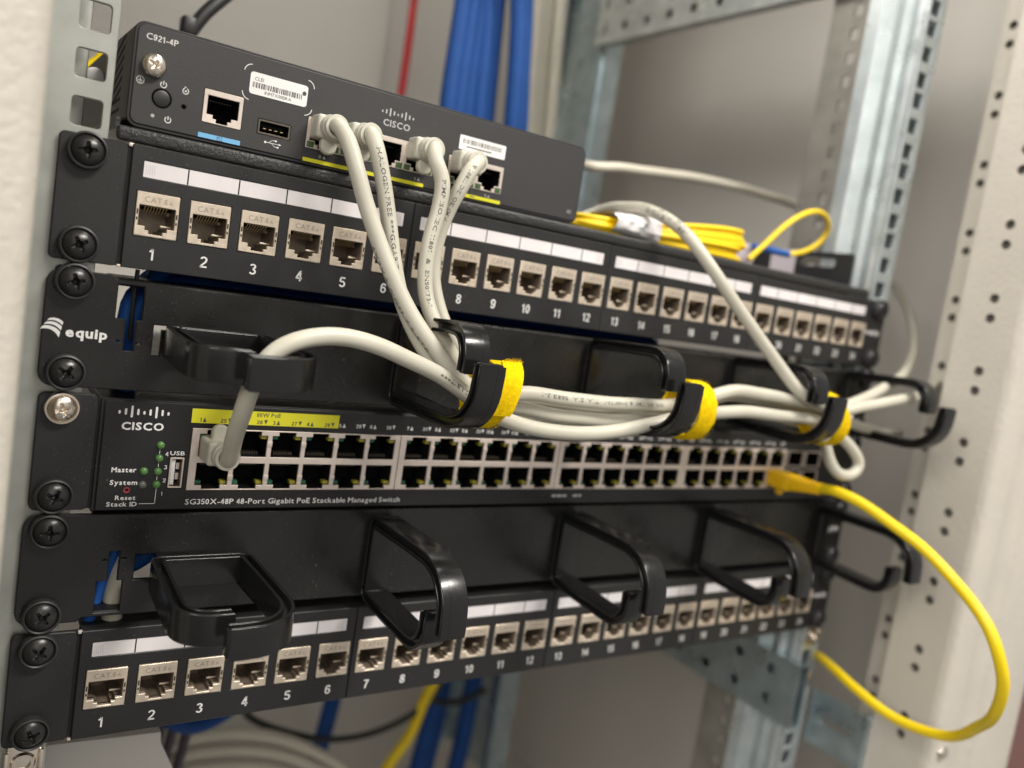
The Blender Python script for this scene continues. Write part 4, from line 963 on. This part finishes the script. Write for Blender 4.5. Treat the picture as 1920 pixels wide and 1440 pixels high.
for i in range(9):
    for k, (y, dz) in enumerate(((50, 0), (47, 7), (46, 13), (46.5, 17))):
        vs.append((300+13*i, y+2*sin(i*1.7+k), 228+dz*(1+.12*sin(i*2.3))-0.0*i)); 
for i in range(8):
    for k in range(3): a = 4*i+k; fs.append((a, a+4, a+5, a+1))
vs2 = [(p[0], p[1]+.5, p[2]) for p in vs]; k = len(vs)
mb.add(vs+vs2, fs+[tuple(reversed([i+k for i in f])) for f in fs])
o = solo('plastic_bag', mb, M_BAG, 'thin lilac packaging bag lying crumpled behind the yellow coil', 'bag', smooth=60)

# ------------------------------------------------------------------ cables in the depth of the cabinet
def wire(name, pts, r, m, label, cat='cable', group=None):
    return solo(name, MB().tube(curve_pts(pts, 4.0), r, 12), m, label, cat, group, smooth=60)
GB = 'blue network cables behind the panels'
rb = random.Random(11)
wh = ['first', 'second', 'third', 'fourth', 'fifth', 'sixth', 'seventh', 'eighth']
for i in range(8):
    x = 279+7.6*i+rb.uniform(-1, 1); y = 250+rb.uniform(-12, 12); xb = 273+10.0*i+rb.uniform(-1, 1)
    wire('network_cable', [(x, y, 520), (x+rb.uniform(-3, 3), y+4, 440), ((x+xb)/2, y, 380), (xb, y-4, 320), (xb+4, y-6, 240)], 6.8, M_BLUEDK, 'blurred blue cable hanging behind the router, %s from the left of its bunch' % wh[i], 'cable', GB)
wire('network_cable', [(303, 400, 540), (306, 400, 430), (306, 400, 350), (300, 396, 250)], 3.6, M_RED, 'thin red cable hanging down in front of the grey back panel')
for i, (x, y) in enumerate(((436, 392), (449, 398), (462, 392))):
    wire('network_cable', [(x-10, y, 560), (x-2, y, 440), (x+6, y, 340), (x+8, y, 200)], 7, M_BEIGE, 'blurred thick beige cable hanging beside the rear rail, %s from the left' % wh[i], 'cable', 'beige cables beside the rear rail')
mb = MB().tube(curve_pts([(70, 160, 296), (77, 160, 309), (88, 162, 323), (106, 170, 345)], 4), 3.6, 12).box(66, 74, 156, 164, 296, 306, 2)
solo('power_plug', mb, M_DARK, 'blurred black plug and lead behind the top left corner of the router', 'plug', smooth=50)
wire('network_cable', [(8, 120, 255), (22, 120, 262.5), (30, 120, 272), (36, 126, 276), (46, 136, 272), (62, 150, 256)], 2.8, M_YCABLE, 'yellow cable rising behind the left side of the router, seen past the rail')
solo('cable_clip', MB().lathe((16.5, 60, 249), [(0, -3), (3, -2), (4.2, 0), (4.2, 5)], 16), M_STICKER, 'small white knob glimpsed through a square hole of the left rail', 'knob')
# blue runs behind the upper patch panel and down past the first manager's cut-out
for i in range(5):
    z = 172.5+2.2*i; y = 40+6*(i % 3)
    wire('network_cable', [(27.5+1.6*i, 18+4*(i%3), 140-4*i), (28.5+.9*i, 14+4*(i%3), 155+i), (31+1.3*i, 16+5*(i%3), 168), (48, y-8, z+1), (100, y+3, z+rb.uniform(-1, 1)), (160, y, z-1), (240, y+4, z), (330, y+8, z+1)], 2.9, M_BLUE, 'dark blue cable running along the slot under the upper patch panel, %s from the bottom' % wh[i], 'cable', GB)
wire('network_cable', [(30.0, 7, 178), (29.7, 7, 165), (29.9, 8, 152)], 0.8, M_DARK, 'thin black lead crossing the cut-out beside the manager logo')
wire('network_cable', [(25, 10, 36), (27.6, 9, 50), (30.4, 9, 62), (33.2, 9, 73), (38, 14, 86)], 2.3, M_BLUE, 'blue cable seen through the cut-out of the lower manager', 'cable', GB)
wire('network_cable', [(30, 30, 56), (40, 22, 59), (47, 20, 64), (56, 24, 70)], 3.4, M_BLUE, 'blue cable seen through the square slot beside the first lower ring', 'cable', GB)
wire('network_cable', [(35, 10, 36), (34.2, 9, 48), (34.4, 9, 58), (36.2, 11, 68), (40, 18, 78)], 3.8, M_BEIGE, 'pale cable seen through the cut-out of the lower manager')
# below the lowest panel
for i, pts in enumerate(([(296, 350, -120), (298, 350, -190), (291, 350, -250), (280, 350, -330)], [(408, 350, -120), (410, 350, -205), (400, 350, -290), (395, 350, -340)], [(418, 356, -120), (418, 356, -205), (412, 356, -290), (402, 356, -340)], [(452, 352, -120), (452, 352, -208), (447, 352, -300), (440, 352, -340)])):
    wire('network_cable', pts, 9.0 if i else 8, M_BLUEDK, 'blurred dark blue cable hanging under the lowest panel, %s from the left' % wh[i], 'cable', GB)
wire('network_cable', [(372, 300, -170), (364, 300, -189), (355, 300, -218), (336, 300, -248), (320, 300, -290)], 5, M_YCABLE, 'blurred yellow cable slanting down under the lowest panel')
wire('power_lead', [(190, 300, -160), (203, 300, -178), (237, 300, -197), (276, 300, -210), (317, 300, -211), (357, 300, -198), (376, 300, -180), (390, 300, -150)], 3.0, M_DARK, 'thin black lead sagging under the lowest panel', 'cable')
wire('power_lead', [(380, 330, -200), (400, 330, -210), (430, 330, -213), (452, 330, -205)], 3.4, M_DARK, 'short black lead between the two dark blue cables under the panel', 'cable')
for i in range(6):
    d = 11*i
    wire('network_cable', [(110+d*.3, 250-3*i, -190-d), (132+d*.2, 250-3*i, -160-d*.9), (160, 250-3*i, -157-d), (200, 250-3*i, -166-d), (236, 250-3*i, -184-d), (272, 250-3*i, -212-d), (300, 250-3*i, -260-d)], 4.6, M_BEIGE, 'blurred grey cable curving in the heap at the cabinet bottom, %s from the top' % wh[i], 'cable', 'grey cable heap at the bottom')
for i, (a, b_) in enumerate(((112, 122), (120, 124), (130, 128))):
    wire('power_lead', [(a+4, 220, -110), (a, 220, -140), (a-4+b_*0, 222, -168), (a-14, 225, -205), (a-16, 225, -260)], 3.2, M_PURPLE, 'dark violet lead dropping under the third port of the lowest panel, %s from the left' % wh[i], 'cable', 'violet leads under the lowest panel')
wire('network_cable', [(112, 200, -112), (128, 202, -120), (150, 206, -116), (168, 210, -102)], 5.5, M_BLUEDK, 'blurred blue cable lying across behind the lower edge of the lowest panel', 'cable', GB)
mb = MB(); mb.prism([(-70, -20), (66, -26), (66.5, -31), (90, -80), (120, -150), (-70, -150)], 40, 46, 'y')
solo('blanking_plate', mb, M_CAB, 'flat pale grey plate behind the bottom left corner under the lowest panel', 'plate')
